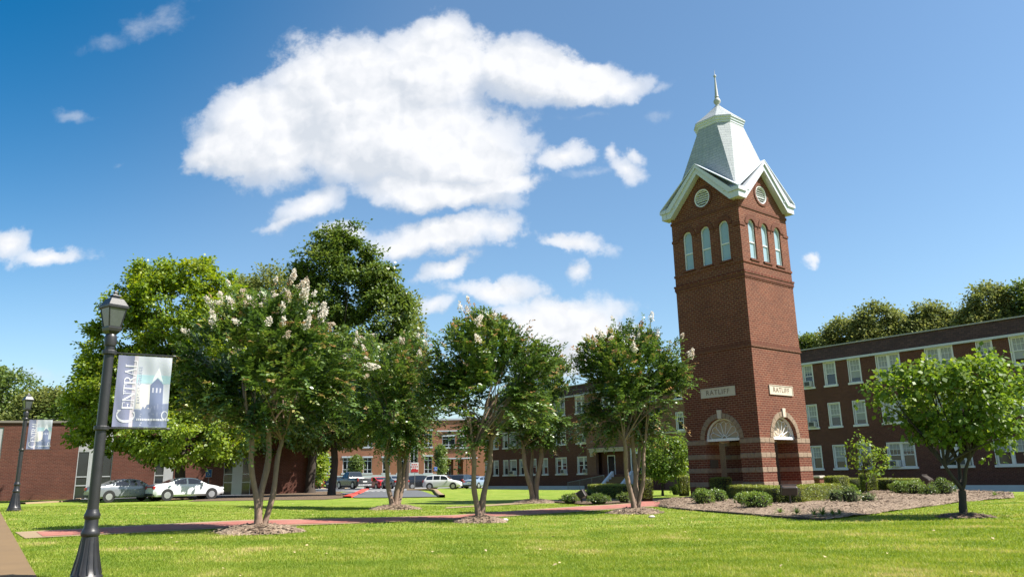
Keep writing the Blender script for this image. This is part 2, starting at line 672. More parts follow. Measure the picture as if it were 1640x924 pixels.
def lawn_mat():
    m, t, b = newmat('mown_lawn')
    o = t.obj()
    big = t.noise(o, .16, 4, .55, .4)
    mid = t.noise(o, .9, 5, .65, .3)
    fine = t.noise(o, 22, 5, .75)
    # mown turf reads streaky: a stretched noise across the line of mowing
    mp = t.new('ShaderNodeMapping')
    mp.inputs['Scale'].default_value = (.35, 3.2, 1)
    mp.inputs['Rotation'].default_value = (0, 0, R_(-14))
    t.put(mp.inputs[0], o)
    st = t.noise(mp.outputs[0], 1.1, 5, .65)
    f = t.math('ADD', t.math('MULTIPLY', mid, .55), t.math('MULTIPLY', st, .45))
    c = t.ramp(f, [(.37, (.105, .175, .016)), (.46, (.185, .255, .028)), (.55, (.285, .325, .058)), (.64, (.42, .375, .14))])
    c = t.mix(t.maprange(big, .35, .7, 0, .5), c, (.15, .235, .02))
    c = t.mix(t.maprange(fine, .35, .75, 0, .6), c, (.07, .135, .012))
    t.put(b.inputs['Base Color'], c)
    b.inputs['Roughness'].default_value = .8
    b.inputs['Specular IOR Level'].default_value = .15
    t.put(b.inputs['Normal'], t.bump(t.noise(o, 55, 4, .75), .9, .05))
    return m


def mulch_mat(name, c1, c2, c3):
    m, t, b = newmat(name)
    o = t.obj()
    v = t.new('ShaderNodeTexVoronoi')
    v.inputs['Scale'].default_value = 17
    v.inputs['Randomness'].default_value = 1
    mp = t.new('ShaderNodeMapping')
    mp.inputs['Scale'].default_value = (1, 2.2, 1)
    t.put(mp.inputs[0], t.vmath('ADD', o, t.vmath('SCALE', t.noise(o, 4, 3, out='Color'), .5)))
    t.put(v.inputs['Vector'], mp.outputs[0])
    sx = t.new('ShaderNodeSeparateColor')
    t.put(sx.inputs[0], v.outputs['Color'])
    c = t.ramp(sx.outputs[0], [(0, c1), (.5, c2), (1, c3)])
    c = t.mix(t.maprange(t.noise(o, .9, 4), .45, .7, 0, .5), c, c1)
    t.put(b.inputs['Base Color'], c)
    b.inputs['Roughness'].default_value = .9
    t.put(b.inputs['Normal'], t.bump(v.outputs['Distance'], .8, .03))
    return m


M['lawn'] = lawn_mat()
M['mulch'] = mulch_mat('bark_mulch', (.08, .050, .030), (.19, .130, .085), (.36, .28, .20))
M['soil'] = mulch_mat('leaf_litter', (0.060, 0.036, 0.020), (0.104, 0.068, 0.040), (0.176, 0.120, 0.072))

M['bark_myrtle'] = plain('smooth_myrtle_bark', (.20, .135, .10), .75, var=.65, vscale=4.5, bump=.4, bscale=14)
M['bark_oak'] = plain('rough_oak_bark', (.075, .06, .045), .9, var=.45, vscale=3, bump=1.0, bscale=16)
M['bark_dark'] = plain('dark_bark', (.045, .035, .028), .9, var=.4, vscale=3, bump=.9, bscale=18)
M['leaf_myrtle'] = foliage('myrtle_leaf', [(0, (.034, .072, .018)), (.4, (.068, .125, .025)), (.7, (.130, .185, .036)), (.85, (.22, .190, .060)), (1, (.30, .19, .09))], .3, .36, .5)
M['leaf_maple'] = foliage('maple_leaf', [(0, (.085, .145, .018)), (.5, (.155, .225, .024)), (1, (.255, .285, .040))], .42)
M['leaf_dark'] = foliage('dark_oak_leaf', [(0, (.050, .090, .018)), (.5, (.090, .140, .026)), (1, (.150, .190, .044))], .3, .4, .5)
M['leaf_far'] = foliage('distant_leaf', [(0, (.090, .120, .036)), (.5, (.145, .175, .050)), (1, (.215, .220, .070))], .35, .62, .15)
M['leaf_redbud'] = foliage('redbud_leaf', [(0, (.055, .105, .018)), (.5, (.108, .178, .024)), (1, (.205, .258, .048))], .42, .45, .3)
M['leaf_box'] = foliage('boxwood_leaf', [(0, (.095, .135, .020)), (.5, (.17, .215, .030)), (1, (.29, .29, .065))], .3)
M['leaf_shrub'] = foliage('glossy_shrub_leaf', [(0, (.070, .125, .022)), (.6, (.14, .215, .036)), (1, (.22, .28, .065))], .25, .32, .6)
M['leaf_rose'] = foliage('rose_leaf', [(0, (.050, .095, .022)), (.6, (.095, .145, .040)), (1, (.17, .18, .075))], .3)
M['leaf_lily'] = foliage('lily_blade', [(0, (.060, .115, .022)), (1, (.15, .22, .045))], .35)
M['blade'] = foliage('grass_blade', [(0, (.115, .185, .018)), (.5, (.215, .275, .034)), (.8, (.32, .335, .07)), (1, (.48, .40, .17))], .35, .55, .2)
M['petal'] = foliage('white_petal', [(0, (.42, .34, .25)), (.5, (.58, .53, .46)), (1, (.66, .62, .57))], .35, .6, .2)
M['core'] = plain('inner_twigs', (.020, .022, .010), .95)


# ------------------------------------------------------------------ the ground sheet
def axis_lines(a, b, step, far):
    core = np.arange(a, b + .01, step)
    out = [far * (.06 + .94 * (i / 14) ** 1.6) for i in range(1, 15)]
    return np.concatenate([[a - v for v in out[::-1]], core, [b + v for v in out]])


def sheet():
    xs = axis_lines(-70, 50, 1.0, 1800)
    ys = axis_lines(-12, 130, 1.0, 2500)
    X, Y = np.meshgrid(xs, ys)
    V = np.stack([X, Y, ground(X, Y)], -1).reshape(-1, 3)
    n, m = len(ys), len(xs)
    i = np.arange(n * m).reshape(n, m)
    F = np.stack([i[:-1, :-1], i[:-1, 1:], i[1:, 1:], i[1:, :-1]], -1).reshape(-1, 4)
    return np_mesh('lawn', V, F, M['lawn'], smooth=True)


tag(sheet(), kind='structure')


def resample(pts, n):
    P = np.array([(p[0], p[1]) for p in pts], float)
    s = np.concatenate([[0], np.cumsum(np.linalg.norm(np.diff(P, axis=0), axis=1))])
    q = np.linspace(0, s[-1], n)
    return np.stack([np.interp(q, s, P[:, 0]), np.interp(q, s, P[:, 1])], 1)


def drape(name, A, B, n, m, mat, lift, kind='structure'):
    """a surface laid on the ground between two edge lines A and B"""
    A, B = resample(A, n), resample(B, n)
    k = np.linspace(0, 1, m)[None, :, None]
    P = A[:, None, :] * (1 - k) + B[:, None, :] * k
    Z = ground(P[..., 0], P[..., 1]) + lift
    V = np.concatenate([P, Z[..., None]], -1)
    skirt = []
    i = np.arange(n * m).reshape(n, m)
    F = np.stack([i[:-1, :-1], i[:-1, 1:], i[1:, 1:], i[1:, :-1]], -1).reshape(-1, 4)
    o = np_mesh(name, V.reshape(-1, 3), F, mat)
    return tag(o, kind=kind)


PATHS = []                                  # outlines that keep the grass blades off


def inside(poly, X, Y):
    r = np.zeros(X.shape, bool)
    n = len(poly)
    for i in range(n):
        (x1, y1), (x2, y2) = poly[i][:2], poly[(i + 1) % n][:2]
        c = ((y1 > Y) != (y2 > Y)) & (X < (x2 - x1) * (Y - y1) / (y2 - y1 + 1e-12) + x1)
        r ^= c
    return r


def xy(p):
    return (p[0], p[1])


# concrete pavement at the left, running past both lamp posts
sR = [(-3.6, 6.8), xy(at(62, 932)), xy(at(58, 924)), xy(at(20, 856)), xy(at(1, 822)), (-22, 33.5), (-30, 45)]
dirS = np.array([-9.4, 13.6]); dirS = dirS / np.linalg.norm(dirS)
nS = np.array([-dirS[1], dirS[0]])
sL = [tuple(np.array(p) + nS * 1.9) for p in sR]
drape('pavement', sR, sL, 70, 4, M['concrete'], .02)
PATHS.append(list(sR) + list(sL)[::-1])
# brick path with concrete edges
top_px = [(24, 853), (152, 846), (274, 839), (396, 833), (500, 831.5), (600, 829), (727, 825), (790, 820.6), (917, 811.7), (980, 808), (1012, 805.5)]
bot_px = [(40, 863), (152, 857.5), (274, 851), (396, 845), (500, 841), (600, 837.5), (727, 832.5), (800, 828), (917, 820.5), (993, 815.4), (1050, 811.5)]
pT = [xy(at(*q)) for q in top_px]
pB = [xy(at(*q)) for q in bot_px]
drape('path_concrete', pT, pB, 90, 5, M['concrete_light'], .02)
PATHS.append(pT + pB[::-1])


def between(A, B, k):
    A, B = resample(A, 60), resample(B, 60)
    return [tuple(a * (1 - k) + b * k) for a, b in zip(A, B)]


bT, bB = between(pT, pB, .2), between(pT, pB, .87)
drape('brick_path', bT[1:], bB[1:], 90, 3, M['paving'], .026)
# second thin concrete walk beyond the myrtles
w2a = [xy(at(*q)) for q in [(716, 812.5), (800, 807), (868, 803), (905, 800)]]
w2b = [xy(at(*q)) for q in [(712, 814.5), (800, 809.5), (868, 805), (908, 801.5)]]
drape('concrete_walk', w2a, w2b, 30, 2, M['concrete_light'], .02)

# ------------------------------------------------------------------ bell tower
TW, TH = 3.81, R_(39.1017)
tn = np.array([10.2228, 32.6455])
tax, tbx = np.array([math.cos(TH), math.sin(TH)]), np.array([-math.sin(TH), math.cos(TH)])
tc = tn + TW / 2 * (tax + tbx)
TZ = -0.02
hw = TW / 2
# paved court round the tower foot
ct = [tc + tax * a + tbx * b for a, b in ((-3.4, -3.4), (3.4, -3.4), (3.4, 3.4), (-3.4, 3.4))]
drape('tower_court', [xy(at(1012, 805.5)), tuple(ct[3]), tuple(ct[2])], [xy(at(1050, 811.5)), tuple(ct[0]), tuple(ct[1])], 40, 8, M['paving'], .022)
PATHS.append([xy(at(1012, 805.5)), tuple(ct[3]), tuple(ct[2]), tuple(ct[1]), tuple(ct[0]), xy(at(1050, 811.5))])
drape('court_edge', [xy(at(1046, 802.5)), xy(at(1112, 794.2))], [xy(at(1050, 804.5)), xy(at(1114, 796.2))], 12, 2, M['concrete_light'], .03)

tower = empty('bell_tower', (tc[0], tc[1], TZ), TH, 'tall square red brick bell tower with grey shingled spire roof behind a clipped hedge', 'tower')


def face(k):
    c, s = [(1, 0), (0, 1), (-1, 0), (0, -1)][k]
    def fn(a, z, o):
        x, y = a - hw, -hw - o
        return (x * c - y * s, x * s + y * c, z)
    return fn


def fbox(mb, k, a0, a1, z0, z1, o0, o1):
    f = face(k)
    q = [f(a, z, o) for z in (z0, z1) for a, o in ((a0, o0), (a1, o0), (a1, o1), (a0, o1))]
    return mb.add(q, [(0, 1, 2, 3), (4, 5, 6, 7), (0, 1, 5, 4), (1, 2, 6, 5), (2, 3, 7, 6), (3, 0, 4, 7)])


def ring_band(name, z0, z1, o, mat, inner=-.02):
    mb = MB()
    for k in range(4):
        e = o if k % 2 == 0 else inner
        fbox(mb, k, -e, TW + e, z0, z1, inner, o)
    return mb.build(name, mat, tower)


ARC_R, ARC_Z = .91, 2.57
# four corner piers with split-stone courses
for sx in (-1, 1):
    for sy in (-1, 1):
        x0, x1 = sorted((sx * hw, sx * (hw - 1.0)))
        y0, y1 = sorted((sy * hw, sy * (hw - 1.0)))
        mb = MB()
        for z0, z1 in ((-.3, .55), (.752, 1.15), (1.352, 1.75), (1.952, 2.36)):
            mb.box((x0, y0, z0), (x1, y1, z1))
        pier = mb.build('pier', M['brick_tower'], tower)
        mb = MB()
        for z0, z1 in ((.55, .752), (1.15, 1.352), (1.75, 1.952), (2.36, 2.562)):
            e = .018
            # each course is a row of blocks with slightly different faces
            r = random.Random(int((z0 + 3) * 100) + sx * 7 + sy * 3)
            for i in range(3):
                for j in range(3):
                    if i == 1 and j == 1:
                        continue
                    ee = e * r.uniform(.5, 1.3)
                    lx0 = x0 + (x1 - x0) * i / 3 - (ee if i == 0 else -.004)
                    lx1 = x0 + (x1 - x0) * (i + 1) / 3 + (ee if i == 2 else 0)
                    ly0 = y0 + (y1 - y0) * j / 3 - (ee if j == 0 else -.004)
                    ly1 = y0 + (y1 - y0) * (j + 1) / 3 + (ee if j == 2 else 0)
                    mb.cbox((lx0, ly0, z0 + .004), (lx1, ly1, z1 - .004), .012)
            mb.box((x0 + .02, y0 + .02, z0), (x1 - .02, y1 - .02, z1))
        mb.build('stone_course', M['stone'], pier)
# upper walls: slab per side with arch, three window openings and a round vent
WINS = (.88, 1.905, 2.93)
WR, WZ0, WZ1 = .26, 10.42, 12.04
for k in range(4):
    f = face(k)
    e = 0 if k % 2 == 0 else .3
    out = [(e, 2.562), (hw - ARC_R, 2.562)] + arc(hw, ARC_Z, ARC_R, 180, 0, 24)[1:-1] + [(hw + ARC_R, 2.562), (TW - e, 2.562), (TW - e, 13.2 + e * 1.02), (hw, 15.0), (e, 13.2 + e * 1.02)]
    holes = [[(c - WR, WZ0), (c + WR, WZ0)] + arc(c, WZ1, WR, 0, 180, 12) for c in WINS]
    holes.append(arc(hw, 13.7, .44, 0, 360, 24)[:-1])
    mb = MB()
    mb.plate(out, holes, .3, lambda a, b, c: f(a, b, c - .15))
    mb.build('wall', M['brick_tower'], tower)
    # split-stone arch and keystone
    mb = MB()
    for i in range(15):
        if i == 7:
            continue
        a0, a1 = 180 - 12 * i - .5, 180 - 12 * (i + 1) + .5
        pol = arc(hw, ARC_Z, ARC_R, a0, a1, 3) + arc(hw, ARC_Z, 1.13, a1, a0, 3)
        mb.plate(pol, [], .16, lambda a, b, c, e=(i * 37 % 5) * .003: f(a, b, c - .06 + e))
    ar = mb.build('stone_arch', M['stone'], tower)
    mb = MB()
    mb.plate([(hw - .085, ARC_Z + ARC_R - .03), (hw + .085, ARC_Z + ARC_R - .03), (hw + .115, 3.83), (hw - .115, 3.83)], [], .2, lambda a, b, c: f(a, b, c - .03))
    mb.build('keystone', M['stone_smooth'], ar)
    # name stone
    mb = MB()
    mb.plate([(1.0, 4.40), (2.81, 4.40), (2.81, 4.82), (1.0, 4.82)], [], .12, lambda a, b, c: f(a, b, c - .03))
    ns = mb.build('name_stone', M['stone_smooth'], tower)
    mb = MB()
    for lo, hi in (((1.0, 4.40), (2.81, 4.428)), ((1.0, 4.792), (2.81, 4.82)), ((1.0, 4.428), (1.03, 4.792)), ((2.78, 4.428), (2.81, 4.792))):
        mb.plate([lo, (hi[0], lo[1]), hi, (lo[0], hi[1])], [], .02, lambda a, b, c: f(a, b, c + .04))
    mb.build('stone_border', M['stone_smooth'], ns)
    vs, fs = text2d('RATLIFF', .30, .012, 1.18)
    mb = MB()
    mb.add([f(hw + x * 1.02, 4.61 + y, .033 + z) for x, y, z in vs], fs)
    mb.build('lettering', M['letter'], ns)
    # fanlight
    mb = MB()
    rim = arc(hw, ARC_Z, ARC_R - .005, 180, 0, 24) + arc(hw, ARC_Z, ARC_R - .075, 0, 180, 24)
    mb.plate(rim, [], .10, lambda a, b, c: f(a, b, c - .2))
    mb.plate([(hw - ARC_R + .002, 2.50), (hw + ARC_R - .002, 2.50), (hw + ARC_R - .002, 2.61), (hw - ARC_R + .002, 2.61)], [], .14, lambda a, b, c: f(a, b, c - .2))
    fan = mb.build('fanlight', M['white_wood'], tower)
    mb = MB()
    NP = 7
    hub = .11
    mb.tube([f(q[0], q[1], -.2) for q in arc(hw, ARC_Z + .05, hub, 180, 0, 10)], .018, 4)
    for i in range(NP + 1):
        a = R_(180 * i / NP)
        mb.tube([f(hw + hub * math.cos(a), ARC_Z + .05 + hub * math.sin(a), -.2), f(hw + .60 * math.cos(a), ARC_Z + .03 + .60 * math.sin(a), -.2)], .015, 4)
    for i in range(NP):
        a0, a1 = R_(180 * i / NP), R_(180 * (i + 1) / NP)
        am = (a0 + a1) / 2
        cx, cz = hw + .60 * math.cos(am), ARC_Z + .03 + .60 * math.sin(am)
        rr = .60 * math.sin((a1 - a0) / 2)
        pts = [(cx + rr * math.cos(am + R_(d)) * 1.0, cz + rr * math.sin(am + R_(d))) for d in np.linspace(-95, 95, 12)]
        mb.tube([f(a, b, -.2) for a, b in pts], .015, 4)
    mb.build('glazing_bar', M['white_wood'], fan)
    mb = MB()
    mb.plate(arc(hw, ARC_Z, ARC_R - .08, 0, 180, 24), [], .015, lambda a, b, c: f(a, b, c - .285))
    mb.build('lit_interior_panel', M['tan_ceiling'], fan)  # added board, its tan stands in for the lit interior behind the bars
    # belfry windows
    for c in WINS:
        mb = MB()
        ou = [(c - WR + .003, WZ0), (c + WR - .003, WZ0)] + arc(c, WZ1, WR - .003, 0, 180, 12)
        inn = [(c - WR + .05, WZ0 + .05), (c + WR - .05, WZ0 + .05)] + arc(c, WZ1, WR - .05, 0, 180, 12)
        mb.plate(ou, [inn], .08, lambda a, b, d: f(a, b, d - .1))
        mb.plate([(c - WR + .05, 11.20), (c + WR - .05, 11.20), (c + WR - .05, 11.25), (c - WR + .05, 11.25)], [], .07, lambda a, b, d: f(a, b, d - .1))
        w = mb.build('window', M['white_wood'], tower)
        mb = MB()
        mb.plate(inn, [], .02, lambda a, b, d: f(a, b, d - .115))
        mb.build('pane', M['tower_glass'], w)
        mb = MB()
        mb.plate(arc(c, WZ1, WR + .002, 180, 0, 16) + arc(c, WZ1, WR + .23, 0, 180, 16), [], .05, lambda a, b, d: f(a, b, d + .012))
        mb.build('window_arch', M['brick_trim'], tower)
        mb = MB()
        fbox(mb, k, c - WR - .07, c + WR + .07, WZ0 - .09, WZ0 - .002, -.06, .075)
        mb.build('window_sill', M['brick_trim'], tower)
    # round louvred vent
    mb = MB()
    mb.plate(arc(hw, 13.7, .435, 0, 360, 28)[:-1], [arc(hw, 13.7, .385, 0, 360, 28)[:-1]], .12, lambda a, b, d: f(a, b, d - .05))
    for i in range(7):
        z = 13.7 - .33 + i * .11
        hwid = math.sqrt(max(.0, .39 ** 2 - (z - 13.7) ** 2))
        if hwid < .06:
            continue
        q = [f(hw - hwid, z - .035, -.02), f(hw + hwid, z - .035, -.02), f(hw + hwid, z + .04, -.11), f(hw - hwid, z + .04, -.11)]
        q2 = [f(hw - hwid, z - .05, -.03), f(hw + hwid, z - .05, -.03), f(hw + hwid, z + .025, -.12), f(hw - hwid, z + .025, -.12)]
        mb.add(q + q2, [(0, 1, 2, 3), (7, 6, 5, 4), (0, 1, 5, 4), (2, 3, 7, 6), (1, 2, 6, 5), (3, 0, 4, 7)])
    v = mb.build('vent', M['white_wood'], tower)
    mb = MB()
    mb.plate(arc(hw, 13.7, .43, 0, 360, 24)[:-1], [], .02, lambda a, b, d: f(a, b, d - .17))
    mb.build('vent_backing', M['ac_dark'], v)
    mb = MB()
    mb.plate(arc(hw, 13.7, .445, 0, 360, 28)[:-1], [], .001, lambda a, b, d: f(a, b, d - .22))
    mb = MB()
    mb.plate(arc(hw, 13.7, .56, 0, 360, 28)[:-1], [arc(hw, 13.7, .442, 0, 360, 28)[:-1]], .05, lambda a, b, d: f(a, b, d + .01))
    mb.build('vent_surround', M['brick_trim'], tower)
    # raking cornice
    s0 = -.32 if k % 2 == 0 else .002
    def chev(zlo, zhi, apx_lo, apx_hi, o0, o1):
        low = [(s0, zlo), (.22, zlo), (hw, apx_lo), (TW - .22, zlo), (TW - s0, zlo)]
        upp = [(TW - s0, zhi), (TW - .02, zhi), (hw, apx_hi), (.02, zhi), (s0, zhi)]
        mb.plate(low + upp, [], o1 - o0, lambda a, b, d: f(a, b, d + (o0 + o1) / 2))
    mb = MB()
    chev(13.10, 13.40, 14.84, 15.14, 0.004, .30)
    cor = mb.build('cornice', M['white'], tower)
    mb = MB()
    s0 = -.385 if k % 2 == 0 else .004
    chev(13.40, 13.54, 15.14, 15.29, .006, .365)
    mb.build('crown_moulding', M['white'], cor)
    # small gable roof running back into the spire
    mb = MB()
    for sg in (-1, 1):
        A = [(hw, 15.295, .38), (hw + sg * (hw + .34), 13.545, .38), (hw + sg * (hw + .34), 13.545, -.5), (hw, 15.295, -1.4)]
        B = [(a, z + .05, o) for a, z, o in A]
        q = [f(*p) for p in A + B]
        mb.add(q, [(0, 1, 2, 3), (4, 5, 6, 7), (0, 1, 5, 4), (1, 2, 6, 5), (2, 3, 7, 6), (3, 0, 4, 7)])
    mb.build('gable_roof', M['white'], tower)


def shingle():
    m, t, b = newmat('painted_shingle')
    tc_ = t.new('ShaderNodeTexCoord')
    P, N = tc_.outputs['Object'], tc_.outputs['Normal']
    T = t.vmath('NORMALIZE', t.vmath('CROSS_PRODUCT', (0, 0, 1), N))
    u = t.vmath('DOT_PRODUCT', P, T)
    sx = t.new('ShaderNodeSeparateXYZ')
    t.put(sx.inputs[0], P)
    cx = t.new('ShaderNodeCombineXYZ')
    t.put(cx.inputs[0], u)
    t.put(cx.inputs[1], sx.outputs[2])
    br = t.new('ShaderNodeTexBrick')
    t.put(br.inputs['Vector'], cx.outputs[0])
    t.put(br.inputs['Color1'], (.33, .35, .365))
    t.put(br.inputs['Color2'], (.29, .31, .325))
    t.put(br.inputs['Mortar'], (.20, .22, .23))
    br.inputs['Scale'].default_value = 1
    br.inputs['Mortar Size'].default_value = .012
    br.inputs['Brick Width'].default_value = .42
    br.inputs['Row Height'].default_value = .145
    mp = t.new('ShaderNodeMapping')
    mp.inputs['Scale'].default_value = (5, 5, .5)
    t.put(mp.inputs[0], P)
    streak = t.noise(mp.outputs[0], 1.2, 5, .6)
    c = t.mix(t.maprange(streak, .45, .72, 0, .6), br.outputs[0], (.22, .245, .255))
    t.put(b.inputs['Base Color'], c)
    b.inputs['Roughness'].default_value = .55
    t.put(b.inputs['Normal'], t.bump(br.outputs['Fac'], .5, -.02))
    return m


M['shingle'] = shingle()
ring_band('brick_band', 6.42, 6.47, .045, M['brick_tower'])
ring_band('brick_band', 6.47, 6.62, .025, M['brick_trim'])
ring_band('brick_band', 9.46, 9.53, .02, M['brick_tower'])
ring_band('brick_band', 9.53, 9.70, .045, M['brick_trim'])
ring_band('brick_band', 9.70, 9.78, .07, M['brick_tower'])
ring_band('brick_band', 10.19, 10.30, .035, M['brick_tower'])
ring_band('brick_band', 12.80, 12.93, .035, M['brick_trim'])
mb = MB()
for k in range(4):
    seg = [(-.03 if k % 2 == 0 else 0, .88 - .492)] + [(WINS[i] + .492, WINS[i + 1] - .492) for i in range(2)] + [(2.93 + .492, TW + (.03 if k % 2 == 0 else 0))]
    for a0, a1 in seg:
        fbox(mb, k, a0, a1, 11.90, 12.03, -.02, .03)
mb.build('impost_band', M['brick_trim'], tower)
mb = MB()
mb.box((-hw + .31, -hw + .31, 3.86), (hw - .31, hw - .31, 3.98))
mb.build('ceiling', M['tan_ceiling'], tower)
# spire: square foot turning into an octagon
A_, B_ = .99, .52
E_ = 1.87
oc = [(B_, -A_), (A_, -B_), (A_, B_), (B_, A_), (-B_, A_), (-A_, B_), (-A_, -B_), (-B_, -A_)]
sq = [(E_, -E_), (E_, E_), (-E_, E_), (-E_, -E_)]
mb = MB()
vs = [(x, y, 13.55) for x, y in sq] + [(x, y, 17.66) for x, y in oc]
fs = [(3, 0, 4, 11), (0, 5, 4), (0, 1, 6, 5), (1, 7, 6), (1, 2, 8, 7), (2, 9, 8), (2, 3, 10, 9), (3, 11, 10), (3, 2, 1, 0), (4, 5, 6, 7, 8, 9, 10, 11)]
mb.add(vs, fs)
roof = mb.build('spire_roof', M['shingle'], tower)
mb = MB()
def octo(s, z):
    return [(x * s, y * s, z) for x, y in oc]
prev = None
rings = [(1.0, 17.62), (1.03, 17.65), (1.03, 17.74), (1.07, 17.77), (1.07, 17.85), (1.12, 17.89), (1.12, 17.95)]
vs = sum([octo(s, z) for s, z in rings], [])
fs = [tuple(range(7, -1, -1)), tuple(range(48, 56))]
for r in range(6):
    for i in range(8):
        j = (i + 1) % 8
        fs.append((r * 8 + i, r * 8 + j, r * 8 + 8 + j, r * 8 + 8 + i))
mb.add(vs, fs)
mb.build('roof_moulding', M['white'], roof)
mb = MB()
vs = octo(1.13, 17.953) + octo(.62, 18.44) + octo(.14, 18.95)
fs = [tuple(range(16, 24))]
for r in (0, 8):
    for i in range(8):
        j = (i + 1) % 8
        fs.append((r + i, r + j, r + 8 + j, r + 8 + i))
mb.add(vs, fs)
mb.build('roof_cap', M['shingle'], tower)
mb = MB()
mb.smooth = True
mb.lathe([(.13, 18.93), (.15, 18.98), (.08, 19.04), (.09, 19.08), (.17, 19.20), (.18, 19.28), (.12, 19.40), (.07, 19.45), (.11, 19.49), (.10, 19.53), (.085, 19.6), (.03, 20.55), (.03, 20.57), (.07, 20.62), (.07, 20.68), (.03, 20.74), (.012, 20.78), (.004, 21.05)], 14)
mb.build('finial', M['grey_panel'], tower)
# bronze tablet on the shaded front
mb = MB()
mb.cbox((-1.66, hw - 1.0 - .03, 1.37), (-1.10, hw - .999, 1.72), .006)
mb.build('tablet', M['bronze'], tower)

# ------------------------------------------------------------------ windows shared by the buildings
def sash_window(parent, c, z0, z1, w, y=0.0, double=False, ac=None, muntin=True, name='window', sill=True, blind=0.5):
    """white double-hung window in an opening on the plane y (outside is -y)"""
    mb = MB()
    fr = .06
    x0, x1 = c - w / 2, c + w / 2
    yo, yi = y + .05, y + .13
    mb.box((x0, yo, z0), (x0 + fr, yi, z1))
    mb.box((x1 - fr, yo, z0), (x1, yi, z1))
    mb.box((x0 + fr, yo, z1 - fr), (x1 - fr, yi, z1))
    mb.box((x0 + fr, yo, z0), (x1 - fr, yi, z0 + fr * .8))
    if double:
        mb.box((c - .07, yo, z0 + fr * .8), (c + .07, yi, z1 - fr))
    # brick-mould trim on the face
    mb.box((x0 - .05, y - .02, z0), (x0, yo - .002, z1 + .05))
    mb.box((x1, y - .02, z0), (x1 + .05, yo - .002, z1 + .05))
    mb.box((x0, y - .02, z1), (x1, yo - .002, z1 + .05))
    wo = mb.build(name, M['white_wood'], parent)
    if sill:
        mb = MB()
        mb.box((x0 - .12, y - .09, z0 - .12), (x1 + .12, y + .12, z0 - .002))
        mb.build('sill', M['white_wood'], wo)
    spans = [(x0 + fr, c - .07), (c + .07, x1 - fr)] if double else [(x0 + fr, x1 - fr)]
    sb, pb, bb = MB(), MB(), MB()
    zm = (z0 + z1) / 2
    for a, b in spans:
        ya, yb = y + .075, y + .11
        sb.box((a, ya, zm - .025), (b, yb, zm + .025))
        for xx in (a, b - .03):
            sb.box((xx, ya, z0 + .05), (xx + .03, yb, zm - .025))
            sb.box((xx, ya, zm + .025), (xx + .03, yb, z1 - .06))
        if muntin:
            for q in (1, 2):
                xx = a + (b - a) * q / 3
                sb.box((xx - .009, ya + .006, zm + .025), (xx + .009, yb, z1 - .06))
            sb.box((a + .03, ya + .008, (zm + z1) / 2 - .012), (b - .03, yb - .002, (zm + z1) / 2 + .012))
        drop = z1 - .06 - (z1 - z0) * blind * random.Random(int(a * 31 + z0 * 7)).uniform(.3, 1.3)
        drop = max(drop, z0 + .1)
        pb.box((a, y + .115, z0 + .04), (b, y + .12, drop))
        bb.box((a, y + .115, drop), (b, y + .121, z1 - .06))
    sb.build('sash', M['white_wood'], wo)
    pb.build('pane', M['dark_glass'], wo)
    bb.build('blind', M['blind'], wo)
    if ac is not None:
        a, b = spans[ac if double else 0]
        mb = MB()
        mb.cbox((a + .04, y - .26, z0 + .02), (b - .04, y + .07, z0 + .40), .015)
        mb.cur = 1
        mb.box((a + .09, y - .268, z0 + .07), (b - .22 if b - a > .6 else b - .09, y - .258, z0 + .35))
        mb.build('air_conditioner', [M['ac'], M['ac_dark']], wo)
    return wo


# ------------------------------------------------------------------ long dormitory
T0 = -40.0
org = WN * 47 + WT * T0
DZ = 0.0
dorm = empty('brick_dormitory', (org[0], org[1], -0.35), WY, 'long three-storey dark brick dormitory with white sash windows, behind the bell tower', 'building')
OZ = 0.35                                   # part heights are counted from the eye-level datum


def dz(z):
    return z + OZ


ROWS = [(1.23, 2.64), (3.87, 5.33), (6.52, 8.00)]
left_cols = [(-66.6, .72, 0), (-65.05, .76, 0), (-63.4, .74, 0), (-62.15, 1.0, 0), (-60.75, .66, 0), (-58.9, .70, 0), (-57.18, .70, 0), (-54.86, 1.45, 1), (-51.87, 1.45, 1)]
right_cols = {0: [(-30.9, .7, 0), (-29.1, .68, 0), (-27.5, .76, 0), (-25.8, .76, 0), (-23.52, 1.6, 1), (-20.42, 1.6, 1), (-17.55, 1.6, 1), (-14.3, 1.6, 1), (-11.2, 1.6, 1)],
              1: [(-30.9, .7, 0), (-29.1, .68, 0), (-27.5, .76, 0), (-25.8, .76, 0), (-23.6, 1.45, 1), (-20.5, 1.5, 1), (-18.05, .76, 0), (-15.9, 1.5, 1), (-12.9, 1.5, 1)],
              2: [(-30.9, .7, 0), (-29.1, .68, 0), (-27.5, .76, 0), (-25.8, .76, 0), (-23.6, 1.42, 1), (-20.53, 1.5, 1), (-18.05, .76, 0), (-15.98, 1.5, 1), (-12.9, 1.5, 1)]}
right_cols = {k: [(c, w, d) for c, w, d in v] for k, v in right_cols.items()}
pav_cols = {0: [(-42.9, .64, 0), (-40.2, .66, 0), (-37.6, .66, 0)], 1: [(-48.0, 1.4, 1), (-42.9, .64, 0), (-40.2, .66, 0), (-37.6, .66, 0)]}
PROWS = [(4.36, 5.66), (6.75, 8.0)]


def rect(c, w, z0, z1):
    return [(c - w / 2, z0), (c + w / 2, z0), (c + w / 2, z1), (c - w / 2, z1)]


def facade(name, t0, t1, z0, z1, y, holes, mat, parent, th=.3):
    mb = MB()
    mb.plate([(t0, z0), (t1, z0), (t1, z1), (t0, z1)], holes, th, lambda a, b, c: (a, y + c + th / 2, b))
    return mb.build(name, mat, parent)


